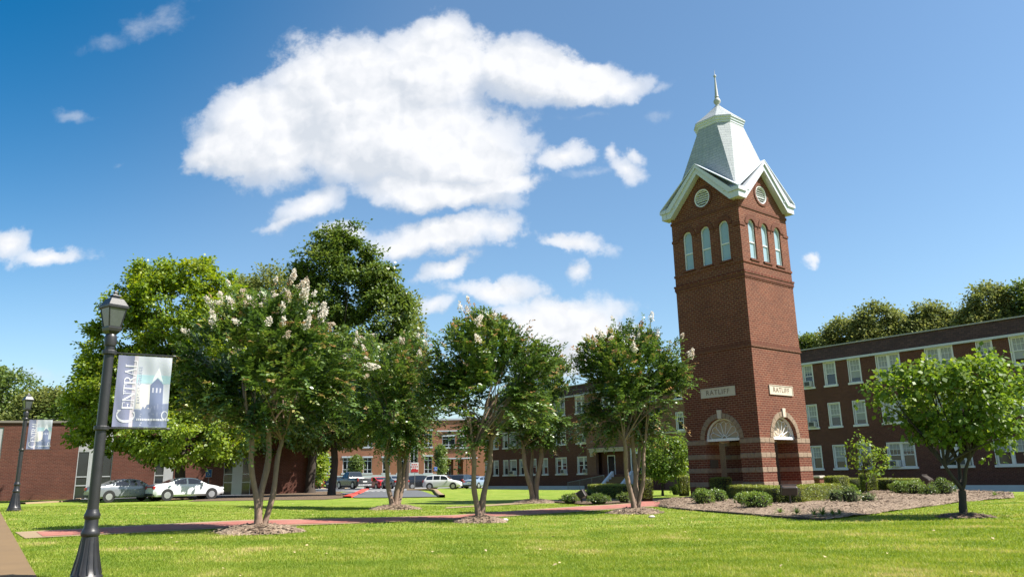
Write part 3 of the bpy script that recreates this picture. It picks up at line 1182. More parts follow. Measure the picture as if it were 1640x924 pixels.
L0, L1, P1, R1 = -67.0 - T0, -51.0 - T0, -33.0 - T0, -6.0 - T0
lw, rw, pw = [], [], []
for (z0, z1) in ROWS:
    for c, w, d in left_cols:
        lw.append(rect(c - T0, w, dz(z0), dz(z1)))
for r, (z0, z1) in enumerate(ROWS):
    for c, w, d in right_cols[r]:
        rw.append(rect(c - T0, w, dz(z0), dz(z1)))
for r, (z0, z1) in enumerate(PROWS):
    for c, w, d in pav_cols[r]:
        pw.append(rect(c - T0, w, dz(z0), dz(z1)))
ZT = 9.06
facade('wall', L0, L1, dz(.17), dz(8.03), 0, lw, M['brick_dorm'], dorm)
facade('wall', P1, R1, dz(.17), dz(8.03), 0, rw, M['brick_dorm'], dorm)
PY = -.35
portal = rect((-49.85 - 46.55) / 2 - T0, 3.3, dz(1.09), dz(2.97))
door_r = rect(-45.2 - T0, 1.3, dz(1.09), dz(3.2))
facade('pavilion_wall', L1, P1, dz(-.5), dz(8.03), PY, pw + [portal, door_r], M['brick_pale'], dorm)
# shingled mansard band, coping and the body behind
mb = MB()
for a, b, y in ((L0, L1, 0), (P1, R1, 0), (L1 + .002, P1 - .002, PY)):
    mb.add([(a, y - .10, dz(8.17)), (b, y - .10, dz(8.17)), (b, y + .22, dz(ZT)), (a, y + .22, dz(ZT)), (a, y + .3, dz(8.17)), (b, y + .3, dz(8.17)), (b, y + .3, dz(ZT)), (a, y + .3, dz(ZT))],
           [(0, 1, 2, 3), (4, 5, 6, 7), (0, 3, 7, 4), (1, 2, 6, 5), (3, 2, 6, 7), (0, 1, 5, 4)])
mb.build('mansard', M['brick_shingle'], dorm)
mb = MB()
for a, b, y in ((L0 - .1, L1 - .003, 0), (P1 + .003, R1 + .1, 0), (L1, P1, PY)):
    mb.box((a, y - .16, dz(8.035)), (b, y + .28, dz(8.165)))
mb.build('cornice', M['white'], dorm)
mb = MB()
for a, b, y in ((L0 - .1, L1 - .003, 0), (P1 + .003, R1 + .1, 0), (L1, P1, PY)):
    mb.box((a, y + .12, dz(ZT) + .003), (b, y + .5, dz(ZT) + .07))
mb.build('coping', M['grey_panel'], dorm)
for a, b in ((L0, L1), (P1, R1)):
    mb = MB()
    mb.box((a, -.035, -.9), (b, .27, dz(.168)))
    mb.build('foundation', M['found'], dorm)
mb = MB()
mb.box((L0 + .01, .6, -.9), (R1 - .01, 13, dz(ZT - .25)))
mb.box((L0 + .002, .31, -.9), (L0 + .3, .6, dz(8.03)))
mb.box((R1 - .3, .31, -.9), (R1 - .002, .6, dz(8.03)))
mb.build('rear_wall', M['brick_dorm'], dorm)
acs = {(0, 2, 7): 1, (0, 2, 8): 1, (0, 0, 3): 0, (0, 0, 7): 1, (0, 0, 8): 1, (0, 1, 8): 1, (0, 1, 3): 0, (0, 1, 7): 1}
for r, (z0, z1) in enumerate(ROWS):
    for i, (c, w, d) in enumerate(left_cols):
        ac = {(0, 7): 1, (0, 8): 1, (0, 3): 0, (1, 8): 1, (1, 3): 0, (2, 7): 0}.get((r, i))
        sash_window(dorm, c - T0, dz(z0), dz(z1), w, 0, bool(d), ac, muntin=i in (0, 1, 4), blind=.45)
    for i, (c, w, d) in enumerate(right_cols[r]):
        ac = {(0, 4): 0, (0, 5): 1, (1, 1): 0, (2, 1): 0, (1, 4): 0}.get((r, i))
        sash_window(dorm, c - T0, dz(z0), dz(z1), w, 0, bool(d), ac, blind=.6)
for r, (z0, z1) in enumerate(PROWS):
    for i, (c, w, d) in enumerate(pav_cols[r]):
        sash_window(dorm, c - T0, dz(z0), dz(z1), w, PY, bool(d), None, blind=.5)
mb = MB()
mb.box((-45.9 - T0, PY - .07, dz(4.13)), (P1 - .2, PY - .002, dz(4.25)))
mb.build('string_course', M['cap_stone'], dorm)
# entrance porch let into the pavilion
pc = -48.2 - T0
mb = MB()
mb.box((pc - 2.27, PY - .22, dz(2.975)), (pc + 1.9, PY - .003, dz(3.24)))
mb.box((pc - 2.35, PY - .30, dz(3.243)), (pc + 1.95, PY - .003, dz(3.31)))
mb.box((pc - 2.20, PY - .18, dz(2.62)), (pc - 1.92, PY - .003, dz(2.972)))
mb.build('entablature', M['cap_stone'], dorm)
mb = MB()
mb.box((pc - 1.65, .34, dz(1.0)), (pc - 1.63, .595, dz(3.1)))
mb.box((pc - 1.66, .36, dz(1.0)), (pc + 1.66, .44, dz(3.1)))
mb.build('porch_back', M['brick_dorm'], dorm)
mb = MB()
mb.box((pc - .9, .30, dz(1.1)), (pc - .84, .357, dz(2.7)))
mb.box((pc - .06, .30, dz(1.1)), (pc, .357, dz(2.7)))
mb.box((pc - .84, .30, dz(2.62)), (pc - .06, .357, dz(2.7)))
dr = mb.build('door', M['white_wood'], dorm)
mb = MB()
mb.box((pc - .838, .32, dz(1.1)), (pc - .062, .35, dz(2.618)))
mb.build('door_leaf', M['dark_glass'], dr)
mb = MB()
dc = -45.2 - T0
mb.box((dc - .64, PY + .12, dz(1.1)), (dc - .5, PY + .2, dz(3.19)))
mb.box((dc + .5, PY + .12, dz(1.1)), (dc + .64, PY + .2, dz(3.19)))
mb.box((dc - .5, PY + .12, dz(2.7)), (dc + .5, PY + .2, dz(3.19)))
dr = mb.build('door', M['white_wood'], dorm)
mb = MB()
mb.box((dc - .498, PY + .15, dz(1.1)), (dc + .498, PY + .18, dz(2.698)))
mb.build('door_leaf', M['dark_glass'], dr)
# porch landing, steps and cheek walls
mb = MB()
mb.box((pc - 1.6, PY - 1.5, -.8), (pc + 6.0, PY - .003, dz(1.08)))
mb.build('landing', M['brick_dorm'], dorm)
mb = MB()
for i in range(6):
    z = dz(1.08) - .17 * (i + 1)
    mb.box((pc + 2.0, PY - 1.503 - .3 * (i + 1), -.8), (pc + 3.9, PY - 1.503 - .3 * i, z))
mb.build('front_steps', M['concrete'], dorm)
for sx in (pc + 1.71, pc + 3.903):
    mb = MB()
    mb.add([(sx, PY - 1.51, -.7), (sx, PY - 3.4, -.7), (sx, PY - 3.4, .22), (sx, PY - 1.51, dz(1.35)),
            (sx + .28, PY - 1.51, -.7), (sx + .28, PY - 3.4, -.7), (sx + .28, PY - 3.4, .22), (sx + .28, PY - 1.51, dz(1.35))],
           [(0, 1, 2, 3), (4, 5, 6, 7), (0, 1, 5, 4), (1, 2, 6, 5), (2, 3, 7, 6), (3, 0, 4, 7)])
    mb.build('cheek_wall', M['white'], dorm)
# ramp railing along the porch
mb = MB()
ra, rb = Vector((-51.4 - T0, -2.3, 0)), Vector((-46.9 - T0, -2.3, 0))
for k in range(34):
    q = ra.lerp(rb, k / 33)
    zb = -.15 + .55 * k / 33
    r = .028 if k % 11 == 0 else .013
    mb.tube([(q.x, q.y, zb), (q.x, q.y, zb + 1.0 + (.0 if k % 11 else .02))], r, 6)
for h in (.10, 1.0):
    mb.tube([(ra.x, ra.y, -.15 + h), (rb.x, rb.y, .4 + h)], .032, 6)
mb.build('ramp_railing', M['galv'], dorm)

# ------------------------------------------------------------------ low brick hall at the left
hd = np.array([20.7, 8.0]); hd = hd / np.linalg.norm(hd)
hn = np.array([-hd[1], hd[0]])
h0 = np.array([-38.7, 58.0]) * 1.08
hang = math.atan2(hd[1], hd[0])
hall = empty('brick_hall', (h0[0], h0[1], -.12), hang, 'low flat-roofed brick hall with tall narrow window bays, behind the parked sedans', 'building')


def hx(px, py=760):
    d = ray(px, py)
    s = (h0 @ hn) / (d[:2] @ hn)
    return float((d[:2] * s - h0) @ hd)


def hz(px, py):
    d = ray(px, py)
    s = (h0 @ hn) / (d[:2] @ hn)
    return float(d[2] * s + H)


HZT = 6.25
ends = (hx(-160), hx(505))
bays = [(hx(-48), hx(6, 690)), (hx(121), hx(178)), (hx(247), hx(278)), (hx(358), hx(402))]
mb = MB()
holes = [[(a, -.1), (b, -.1), (b, HZT - .35), (a, HZT - .35)] for a, b in bays]
mb.plate([(ends[0], -.6), (ends[1], -.6), (ends[1], HZT), (ends[0], HZT)], holes, .3, lambda a, b, c: (a, c + .15, b))
mb.box((ends[0] + .01, .32, -.6), (ends[1] - .01, 18, HZT - .3))
mb.build('wall', M['brick_hall'], hall)
mb = MB()
mb.box((ends[0] - .15, -.12, HZT + .002), (ends[1] + .15, .5, HZT + .18))
mb.build('fascia', M['fascia'], hall)
for bi, (a, b) in enumerate(bays):
    mb = MB()
    zt = HZT - .37
    zp = 4.0
    mb.box((a + .01, .06, zp), (b - .01, .16, zt))
    pn = mb.build('spandrel_panel', M['grey_panel'], hall)
    n = 3 if (b - a) > 2 else 2
    mb = MB()
    gl = MB()
    w = (b - a - .02) / n
    for i in range(n + 1):
        x = a + .01 + w * i
        mb.box((x - (.05 if i else 0), .05, -.08), (x + (.05 if i < n else 0), .17, zp - .002))
    for i in range(n):
        x0, x1 = a + .01 + w * i + .05, a + .01 + w * (i + 1) - .05
        for z in (-.08, 1.15, 1.85, zp - .1):
            mb.box((x0 + .001, .055, z), (x1 - .001, .165, z + .08))
        if n == 3 and i == 1 or (n == 2 and i == 1 and bi > 1):
            mb.box((x0 + .001, .045, -.07), (x1 - .001, .15, zp - .003))
        else:
            gl.box((x0, .10, -.06), (x1, .12, zp - .05))
    wf = mb.build('window', M['alu'], hall)
    gl.build('pane', M['dark_glass'], wf)

# ------------------------------------------------------------------ orange brick building past the car park
OY = 138.0
ob = empty('orange_brick_building', (on(660, 760, OY).x, OY, -.4), 0, 'orange brick building with white banded windows and a columned porch, beyond the car park', 'building')


def ox(px):
    return on(px, 760, OY).x - on(660, 760, OY).x


def oz(px, py):
    return on(px, py, OY).z + .4


zr = 11.6
wins = [(656, 669, 704, 757), (679, 692, 731, 757), (679, 692, 690, 715), (708, 729, 699, 716), (735, 746, 699, 716),
        (581, 595, 733, 757), (520, 533, 733, 757), (548, 562, 733, 757), (612, 624, 733, 757), (636, 646, 733, 757), (636, 646, 692, 715), (581, 595, 692, 715), (548, 562, 692, 715), (779, 790, 737, 757)]
holes = []
for a, b, t, u in wins:
    holes.append([(ox(a), oz(a, u)), (ox(b), oz(a, u)), (ox(b), oz(a, t)), (ox(a), oz(a, t))])
po = (713, 752)
holes.append([(ox(po[0]), .2), (ox(po[1]), .2), (ox(po[1]), oz(713, 736)), (ox(po[0]), oz(713, 736))])
facade('wall', ox(490), ox(815), -.5, zr, 0, holes, M['brick_orange'], ob, .4)
mb = MB()
mb.box((ox(490) + .01, 3.5, -.5), (ox(815) - .01, 22, zr - .2))
mb.build('rear_wall', M['brick_orange'], ob)
mb = MB()
mb.box((ox(490), .41, zr - .3), (ox(815), 3.49, zr - .05))
mb.build('roof', M['fascia'], ob)
for hq in holes[:-1]:
    (x0, z0), (x1, _), (_, z1), _ = hq
    mb = MB()
    mb.box((x0 - .15, -.08, z0 - .28), (x1 + .15, .1, z0 - .003))
    mb.box((x0 - .15, -.08, z1 + .003), (x1 + .15, .1, z1 + .28))
    for x in (x0, (x0 + x1) / 2 - .05, x1 - .1):
        mb.box((x, .12, z0), (x + .1, .22, z1))
    for k in (.22, .78):
        z = z0 + (z1 - z0) * k
        mb.box((x0 + .1, .13, z - .05), (x1 - .1, .21, z + .05))
    w = mb.build('window', M['white'], ob)
    mb = MB()
    mb.box((x0, .24, z0), (x1, .27, z1))
    mb.build('pane', M['dark_glass'], w)
mb = MB()
mb.box((ox(706), -.2, oz(713, 735)), (ox(765), -.003, oz(713, 733)))
mb.box((ox(703), -.15, oz(713, 718)), (ox(765), -.003, oz(713, 716.3)))
mb.box((ox(700), -.15, oz(713, 691)), (ox(765), -.003, oz(713, 689)))
mb.box((ox(490), -.15, zr - .3), (ox(815), -.003, zr))
mb.box((ox(490), -.1, -.4), (ox(712), -.003, oz(713, 758)))
mb.build('stone_band', M['white'], ob)
for px in (729.5, 745, 750.5):
    mb = MB()
    mb.box((ox(px) - .35, -.30, -.4), (ox(px) + .35, .36, oz(713, 736)))
    mb.build('column', M['brick_orange'], ob)
mb = MB()
mb.box((ox(po[0]), 3.3, -.3), (ox(po[1]), 3.4, oz(713, 735)))
mb.build('porch_back', M['brick_orange'], ob)
mb = MB()
mb.box((ox(715), 3.1, .1), (ox(716), 3.28, 3.4))
mb.box((ox(719), 3.1, .1), (ox(720), 3.28, 3.4))
mb.box((ox(716), 3.1, 2.9), (ox(719), 3.28, 3.4))
mb.build('door', M['white'], ob)

# ------------------------------------------------------------------ car park, kerbs
lot = [(480, 781), (660, 778.5), (720, 779.5), (762, 779.5)]
lot_far = [(440, 766.5), (800, 764)]
drape('car_park', [xy(at(470, 786)), xy(at(600, 788.3)), xy(at(655, 787)), xy(at(700, 782)), xy(at(780, 781))], [(-62, 132), (2, 132)], 60, 30, M['asphalt_old'], .035)
drape('asphalt_drive', [xy(at(545, 789)), xy(at(640, 785.5)), xy(at(668, 785.5))], [xy(at(568, 797.5)), xy(at(640, 797)), xy(at(706, 796))], 30, 14, M['asphalt'], .045)
# kerb round the grass island
def kerb(name, pts, w, h, mat, base=0.0):
    P = resample(pts, max(8, 4 * len(pts)))
    d = np.gradient(P, axis=0)
    d = d / np.linalg.norm(d, axis=1, keepdims=True)
    n = np.stack([-d[:, 1], d[:, 0]], 1)
    rows = []
    for o, z in ((-w / 2, -.1), (-w / 2, h - .02), (-w / 2 + .02, h), (w / 2 - .02, h), (w / 2, h - .02), (w / 2, -.1)):
        q = P + n * o
        rows.append(np.concatenate([q, (ground(q[:, 0], q[:, 1]) + z + base)[:, None]], 1))
    V = np.stack(rows, 1).reshape(-1, 3)
    k = len(rows)
    i = np.arange(len(P) * k).reshape(len(P), k)
    F = np.stack([i[:-1, :-1], i[:-1, 1:], i[1:, 1:], i[1:, :-1]], -1).reshape(-1, 4)
    return tag(np_mesh(name, V, F, mat), kind='structure')


kerb('kerb', [xy(at(*q)) for q in [(652, 785.5), (690, 785), (697, 786.5), (708, 796.5)]], .35, .17, M['concrete_light'])
kerb('red_kerb', [xy(at(*q)) for q in [(588, 783.5), (578, 788), (556, 797)]], .55, .12, M['red_paint'])
kerb('kerb', [xy(at(*q)) for q in [(36, 807), (100, 803.5), (122, 801), (126, 799)]], .4, .10, M['concrete_light'])
kerb('kerb', [xy(at(*q)) for q in [(507, 783), (560, 781)]], .35, .14, M['concrete_light'])
mb = MB()
for i in range(7):
    a = at(576 + i * 9.2, 788.3 - i * .1)
    b = at(576 + i * 9.2 + 4.6, 788.3 - i * .1)
    z = gz(a.x, a.y) + .075
    mb.add([(a.x, a.y - .2, z), (b.x, b.y - .2, z), (b.x, b.y + .4, z), (a.x, a.y + .4, z)], [(0, 1, 2, 3)])
tag(mb.build('road_marking', M['sign_white']), kind='structure')
# driveway in front of the hall
drape('hall_drive', [xy(at(120, 800.5)), xy(at(345, 796))], [xy(at(120, 797.5)), xy(at(420, 791.8))], 40, 8, M['asphalt'], .03)
# shady leaf-strewn soil under the two big trees
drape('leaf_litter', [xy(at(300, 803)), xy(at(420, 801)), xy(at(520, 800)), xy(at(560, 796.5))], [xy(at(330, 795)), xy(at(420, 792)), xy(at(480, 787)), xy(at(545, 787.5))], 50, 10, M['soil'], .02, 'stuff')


# ------------------------------------------------------------------ cars
def car_paint(name, c, metal=0.0):
    return plain(name, c, .28, metal=metal, var=.03, vscale=2, spec=.5, coat=.35)


M['tyre'] = plain('tyre_rubber', (.014, .014, .014), .8)
M['rim'] = plain('alloy_rim', (.42, .42, .43), .35, metal=.7)
M['tail'] = plain('tail_lamp', (.30, .012, .012), .2, spec=.6)
M['head'] = plain('head_lamp', (.55, .57, .6), .12, spec=.7)
M['car_trim'] = plain('black_car_trim', (.018, .018, .019), .55)
M['plate'] = plain('number_plate', (.55, .56, .55), .5)
M['car_glass'] = plain('car_glass', (.012, .016, .022), .04, var=.3, spec=.8)

PROF = {
    'sedan': dict(L=4.75, W=1.84, top=[(0, .70), (.012, .95), (.04, 1.02), (.15, 1.07), (.20, 1.12), (.33, 1.37), (.42, 1.445), (.52, 1.45), (.60, 1.39), (.72, 1.08), (.755, 1.0), (.9, .86), (.97, .74), (1, .58)],
                  belt=.98, rear=(.205, .325), front=(.61, .715), side=(.27, .66), pil=(.46,)),
    'suv': dict(L=4.75, W=1.9, top=[(0, .75), (.012, 1.02), (.03, 1.12), (.10, 1.56), (.14, 1.66), (.30, 1.72), (.5, 1.70), (.60, 1.62), (.72, 1.18), (.75, 1.10), (.9, .98), (.97, .85), (1, .62)],
                belt=1.10, rear=(.035, .10), front=(.615, .715), side=(.09, .67), pil=(.28, .47)),
    'pickup': dict(L=5.7, W=2.0, top=[(0, .85), (.005, 1.16), (.01, 1.20), (.40, 1.21), (.405, 1.24), (.43, 1.80), (.46, 1.90), (.58, 1.91), (.62, 1.85), (.71, 1.32), (.74, 1.24), (.92, 1.14), (.98, 1.0), (1, .7)],
                   belt=1.24, rear=(.408, .43), front=(.63, .70), side=(.435, .675), pil=(.55,)),
}


def car(kind, name, pos, heading, paint, label, group, tail_strip=False):
    p = PROF[kind]
    L, W = p['L'], p['W']
    root = empty(name, pos, heading, label, {'sedan': 'car', 'suv': 'car', 'pickup': 'pickup truck'}[kind], group)
    tx = np.array([q[0] for q in p['top']])
    tz = np.array([q[1] for q in p['top']])

    def sect(u):
        top = float(np.interp(u, tx, tz))
        belt = p['belt'] + .03 * (0.5 - u)
        taper = 1 - .16 * max(0, (u - .86) / .14) ** 2 - .10 * max(0, (.10 - u) / .10) ** 2
        w = W / 2 * taper
        zb = .24 + (.10 if u > .95 or u < .03 else 0)
        if top < belt + .06:
            b = top - .05
            wr = w * .90
        else:
            b = belt
            wr = w * .95 - (top - belt) * .30
        pts = [(0, zb), (w * .90, zb), (w * .985, zb + .12), (w, .55 * b + .2), (w * .985, b - .06), (w * .955, b), (wr, top - .03), (wr * .86, top), (0, top + .012)]
        return pts

    us = np.unique(np.concatenate([np.linspace(0, 1, 25), tx]))
    mb = MB()
    mb.smooth = True
    n = 9
    vs = []
    for u in us:
        s = sect(u)
        x = (u - .5) * L
        ring = [(x, y, z) for y, z in s] + [(x, -y, z) for y, z in s[-2:0:-1]]
        vs += ring
    k = 16
    fs = []
    for i in range(len(us) - 1):
        for j in range(k):
            jj = (j + 1) % k
            fs.append((i * k + j, i * k + jj, (i + 1) * k + jj, (i + 1) * k + j))
    fs.append(tuple(range(k)))
    fs.append(tuple((len(us) - 1) * k + j for j in range(k - 1, -1, -1)))
    mb.add(vs, fs)
    if kind == 'pickup':
        pass
    body = mb.build('body', paint, root, 30)
    # glass
    def spot(u, j, v):
        s = sect(u)
        a, b = s[j], s[j + 1]
        return ((u - .5) * L, a[0] + (b[0] - a[0]) * v, a[1] + (b[1] - a[1]) * v)
    a, b = p['side']
    cuts = [a] + list(p['pil']) + [b]
    for sg in (1, -1):
        for i in range(len(cuts) - 1):
            c0, c1 = cuts[i] + .012, cuts[i + 1] - .012
            m = MB()
            uu = np.linspace(c0, c1, 6)
            vs = []
            for u in uu:
                for v in (.10, .9):
                    q = spot(u, 5, v)
                    vs.append((q[0], sg * (q[1] + .012), q[2] + .004))
            m.add(vs, [(2 * q, 2 * q + 2, 2 * q + 3, 2 * q + 1) for q in range(5)])
            m.build('side_window', M['car_glass'], root)
    for nm, (c0, c1) in (('rear_window', p['rear']), ('windscreen', p['front'])):
        m = MB()
        vs = []
        uu = np.linspace(c0, c1, 5)
        for u in uu:
            s = sect(u)
            w = s[7][0] * 1.02
            sgn = -1 if nm == 'rear_window' else 1
            for yy in (-w, -w * .5, 0, w * .5, w):
                vs.append(((u - .5) * L + sgn * .012, yy, s[7][1] + .016))
        fs = [(i * 5 + j, i * 5 + j + 1, i * 5 + j + 6, i * 5 + j + 5) for i in range(4) for j in range(4)]
        m.add(vs, fs)
        m.build(nm, M['car_glass'], root)
    # wheels
    R = {'sedan': .335, 'suv': .37, 'pickup': .41}[kind]
    for ux in (.19, .81):
        for sg in (1, -1):
            wx = (ux - .5) * L
            yo = sg * (W / 2 - .10)
            m = MB()
            m.smooth = True
            m.lathe([(R * .66, -.11), (R * .93, -.11), (R, -.08), (R, .08), (R * .93, .115), (R * .66, .115)], 22, (wx, yo, R), 'y')
            wl = m.build('wheel', M['tyre'], root)
            m = MB()
            m.lathe([(R * .64, .117 * sg), (R * .60, .10 * sg), (R * .58, .085 * sg)], 20, (wx, yo, R), 'y')
            for q in range(5):
                aa = 2 * PI * q / 5
                ca, sa = math.cos(aa), math.sin(aa)
                pts = [(.05, -.045), (R * .6, -.03), (R * .6, .03), (.05, .045)]
                m.add([(wx + r_ * ca - t_ * sa, yo + sg * .12, R + r_ * sa + t_ * ca) for r_, t_ in pts], [(0, 1, 2, 3)])
            m.build('rim', M['rim'], wl)
            m = MB()
            m.lathe([(R * 1.17, -.01), (R * 1.17, .006)], 22, (wx, sg * (W / 2 - .002), R + .02), 'y')
            m.build('wheel_arch', M['car_trim'], root)
    # lamps, plate, bumper strip
    zt = {'sedan': .83, 'suv': .98, 'pickup': 1.0}[kind]
    lh = {'sedan': .09, 'suv': .11, 'pickup': .17}[kind]
    lw = {'sedan': .30, 'suv': .26, 'pickup': .12}[kind]
    for sg in (1, -1):
        m = MB()
        y0, y1 = sorted((sg * (W / 2 * .93), sg * (W / 2 * .93 - lw)))
        m.cbox((-L / 2 - .02, y0, zt - lh), (-L / 2 + .16, y1, zt + lh), .02)
        m.build('tail_light', M['tail'], root)
        m = MB()
        y0, y1 = sorted((sg * (W / 2 * .86), sg * (W / 2 * .86 - .36)))
        m.cbox((L / 2 - .32, y0, .66), (L / 2 - .02, y1, .78), .03)
        m.build('headlight', M['head'], root)
        m = MB()
        y0, y1 = sorted((sg * (W / 2 + .0), sg * (W / 2 + .20)))
        ux = (p['front'][0] + .05 - .5) * L
        m.cbox((ux, y0, p['belt'] - .02), (ux + .12, y1, p['belt'] + .14), .02)
        m.build('mirror', paint, root)
    m = MB()
    m.box((-L / 2 - .02, -.26, zt - lh - .12 if kind != 'sedan' else .66), (-L / 2 + .05, .26, zt - lh + .02 if kind != 'sedan' else .80))
    m.build('number_plate', M['plate'], root)
    m = MB()
    m.cbox((-L / 2 - .05, -W / 2 * .86, .30), (-L / 2 + .2, W / 2 * .86, .46), .03)
    m.build('rear_bumper', M['car_trim'] if kind != 'pickup' else M['rim'], root)
    if tail_strip:
        m = MB()
        m.box((-L / 2 - .015, -W / 2 * .8, .84), (-L / 2 + .05, W / 2 * .8, .93))
        m.build('light_strip', M['tail'], root)
    return root


PNT = {k: car_paint(k + '_paint', c, mt) for k, (c, mt) in {
    'silver': ((.20, .215, .235), .3), 'white': ((.58, .59, .61), 0), 'red': ((.40, .015, .022), .1), 'black': ((.012, .013, .016), 0),
    'grey': ((.045, .048, .052), .2), 'maroon': ((.05, .012, .012), .1), 'navy': ((.014, .018, .028), .1), 'paleblue': ((.22, .28, .38), .3)}.items()}


def park(kind, name, px, py, Y, head, paint, label, group='cars in the far car park', **kw):
    P = on(px, py, Y)
    return car(kind, name, (P.x, P.y, gz(P.x, P.y) + .045), R_(head), PNT[paint], label, group, **kw)


park('sedan', 'parked_car', 201, 798, 53.5, 50, 'silver', 'silver sedan parked at the far left, just right of the near lamp post', 'sedans beside the brick hall')
park('sedan', 'parked_car', 296, 797, 54.5, 42, 'white', 'white sedan parked behind the trunk of the bright green tree', 'sedans beside the brick hall', tail_strip=True)
LOT = 'cars in the far car park'
park('suv', 'parked_car', 513, 778, 112, 92, 'red', 'red hatchback seen from behind, farthest left in the far car park')
park('suv', 'parked_car', 545, 775, 108, 60, 'black', 'black car half hidden by the left side of the grey pickup truck')
park('pickup', 'pickup_truck', 566, 781, 92, 128, 'grey', 'dark grey pickup truck seen from its tailgate in the far car park')
park('sedan', 'parked_car', 602, 773, 106, 120, 'silver', 'silver car parked just beyond the bright red sedan')
park('sedan', 'parked_car', 605, 781, 95, 125, 'red', 'bright red sedan parked next to the grey pickup truck')
park('sedan', 'parked_car', 632, 784, 88, 118, 'silver', 'silver sedan partly hidden by the trunks of a crape myrtle')
park('suv', 'parked_car', 670, 772, 118, 20, 'maroon', 'dark maroon car parked behind the black one, below the red and white sign')
park('suv', 'parked_car', 677, 778, 103, 15, 'black', 'black car tucked behind the tail of the white car')
park('suv', 'parked_car', 709, 780, 99, -6, 'white', 'white car side-on at the edge of the far lawn')
park('suv', 'parked_car', 727, 773, 116, 8, 'navy', 'dark navy car behind the bonnet of the white car')
park('suv', 'parked_car', 743, 777, 106, 70, 'black', 'black car seen from behind, right of the white car')
park('sedan', 'parked_car', 767, 778, 101, 60, 'paleblue', 'pale blue car beside the left end of the dormitory')
park('suv', 'parked_car', 760, 772, 120, 15, 'maroon', 'dark red car between two trunks, behind the pale blue car')
park('sedan', 'parked_car', 690, 770, 124, 170, 'silver', 'silver roof showing behind the white car')


# ------------------------------------------------------------------ signs
def sign(name, px, py_base, Y, w, z0, z1, label, build):
    P = on(px, py_base, Y)
    root = empty(name, (P.x, P.y, gz(P.x, P.y)), 0, label, 'sign')
    m = MB()
    m.tube([(0, .03, -.2), (0, .03, z1 - .05)], .03, 8)
    m.build('post', M['galv'], root)
    m = MB()
    m.cbox((-w / 2, -.012, z0), (w / 2, .0, z1), .004)
    panel = m.build('panel', M['sign_white'], root)
    build(root, panel, w, z0, z1)
    return root


def red_sign(root, panel, w, z0, z1):
    m = MB()
    m.box((-w / 2 + .02, -.018, z0 + .03), (w / 2 - .02, -.013, z0 + (z1 - z0) * .30))
    m.build('red_band', M['sign_red'], panel)
    m = MB()
    for i, ww in enumerate((.8, .92, .7)):
        z = z1 - .22 - i * .24
        x = -w * ww / 2
        r = random.Random(i)
        while x < w * ww / 2 - .1:
            d = r.uniform(.08, .2)
            m.box((x, -.018, z - .06), (min(x + d, w * ww / 2), -.013, z + .06))
            x += d + .06
    m.build('red_line', M['sign_red'], panel)


sign('parking_sign', 664, 783, 90, .85, 2.0, 3.1, 'white notice sign with a red foot on a post by the car park', red_sign)


def blue_sign(root, panel, w, z0, z1):
    m = MB()
    m.box((-w / 2 + .02, -.018, z0 + .02), (w / 2 - .02, -.013, z1 - .02))
    m.build('blue_face', M['sign_blue'], panel)
    m = MB()
    cx, cz = 0, (z0 + z1) / 2
    m.tube([(cx - .03, -.022, cz + .12), (cx - .03, -.022, cz - .02), (cx + .07, -.022, cz - .02), (cx + .10, -.022, cz - .14)], .014, 4)
    m.lathe([(.022, -.024), (.022, -.018)], 8, (cx - .03, 0, cz + .16), 'y')
    pts = [(cx - .02 + .09 * math.cos(R_(a)), -.022, cz - .07 + .09 * math.sin(R_(a))) for a in range(120, 380, 20)]
    m.tube(pts, .012, 4)
    m.build('wheelchair_symbol', M['sign_white'], panel)


sign('disabled_parking_sign', 332, 791, 62.0, .5, 1.5, 2.1, 'small blue disabled parking sign in front of the brick hall', blue_sign)
sign('disabled_parking_sign', 697.5, 772, 121, .5, 2.4, 3.0, 'small blue and white sign in front of the orange brick building', blue_sign)


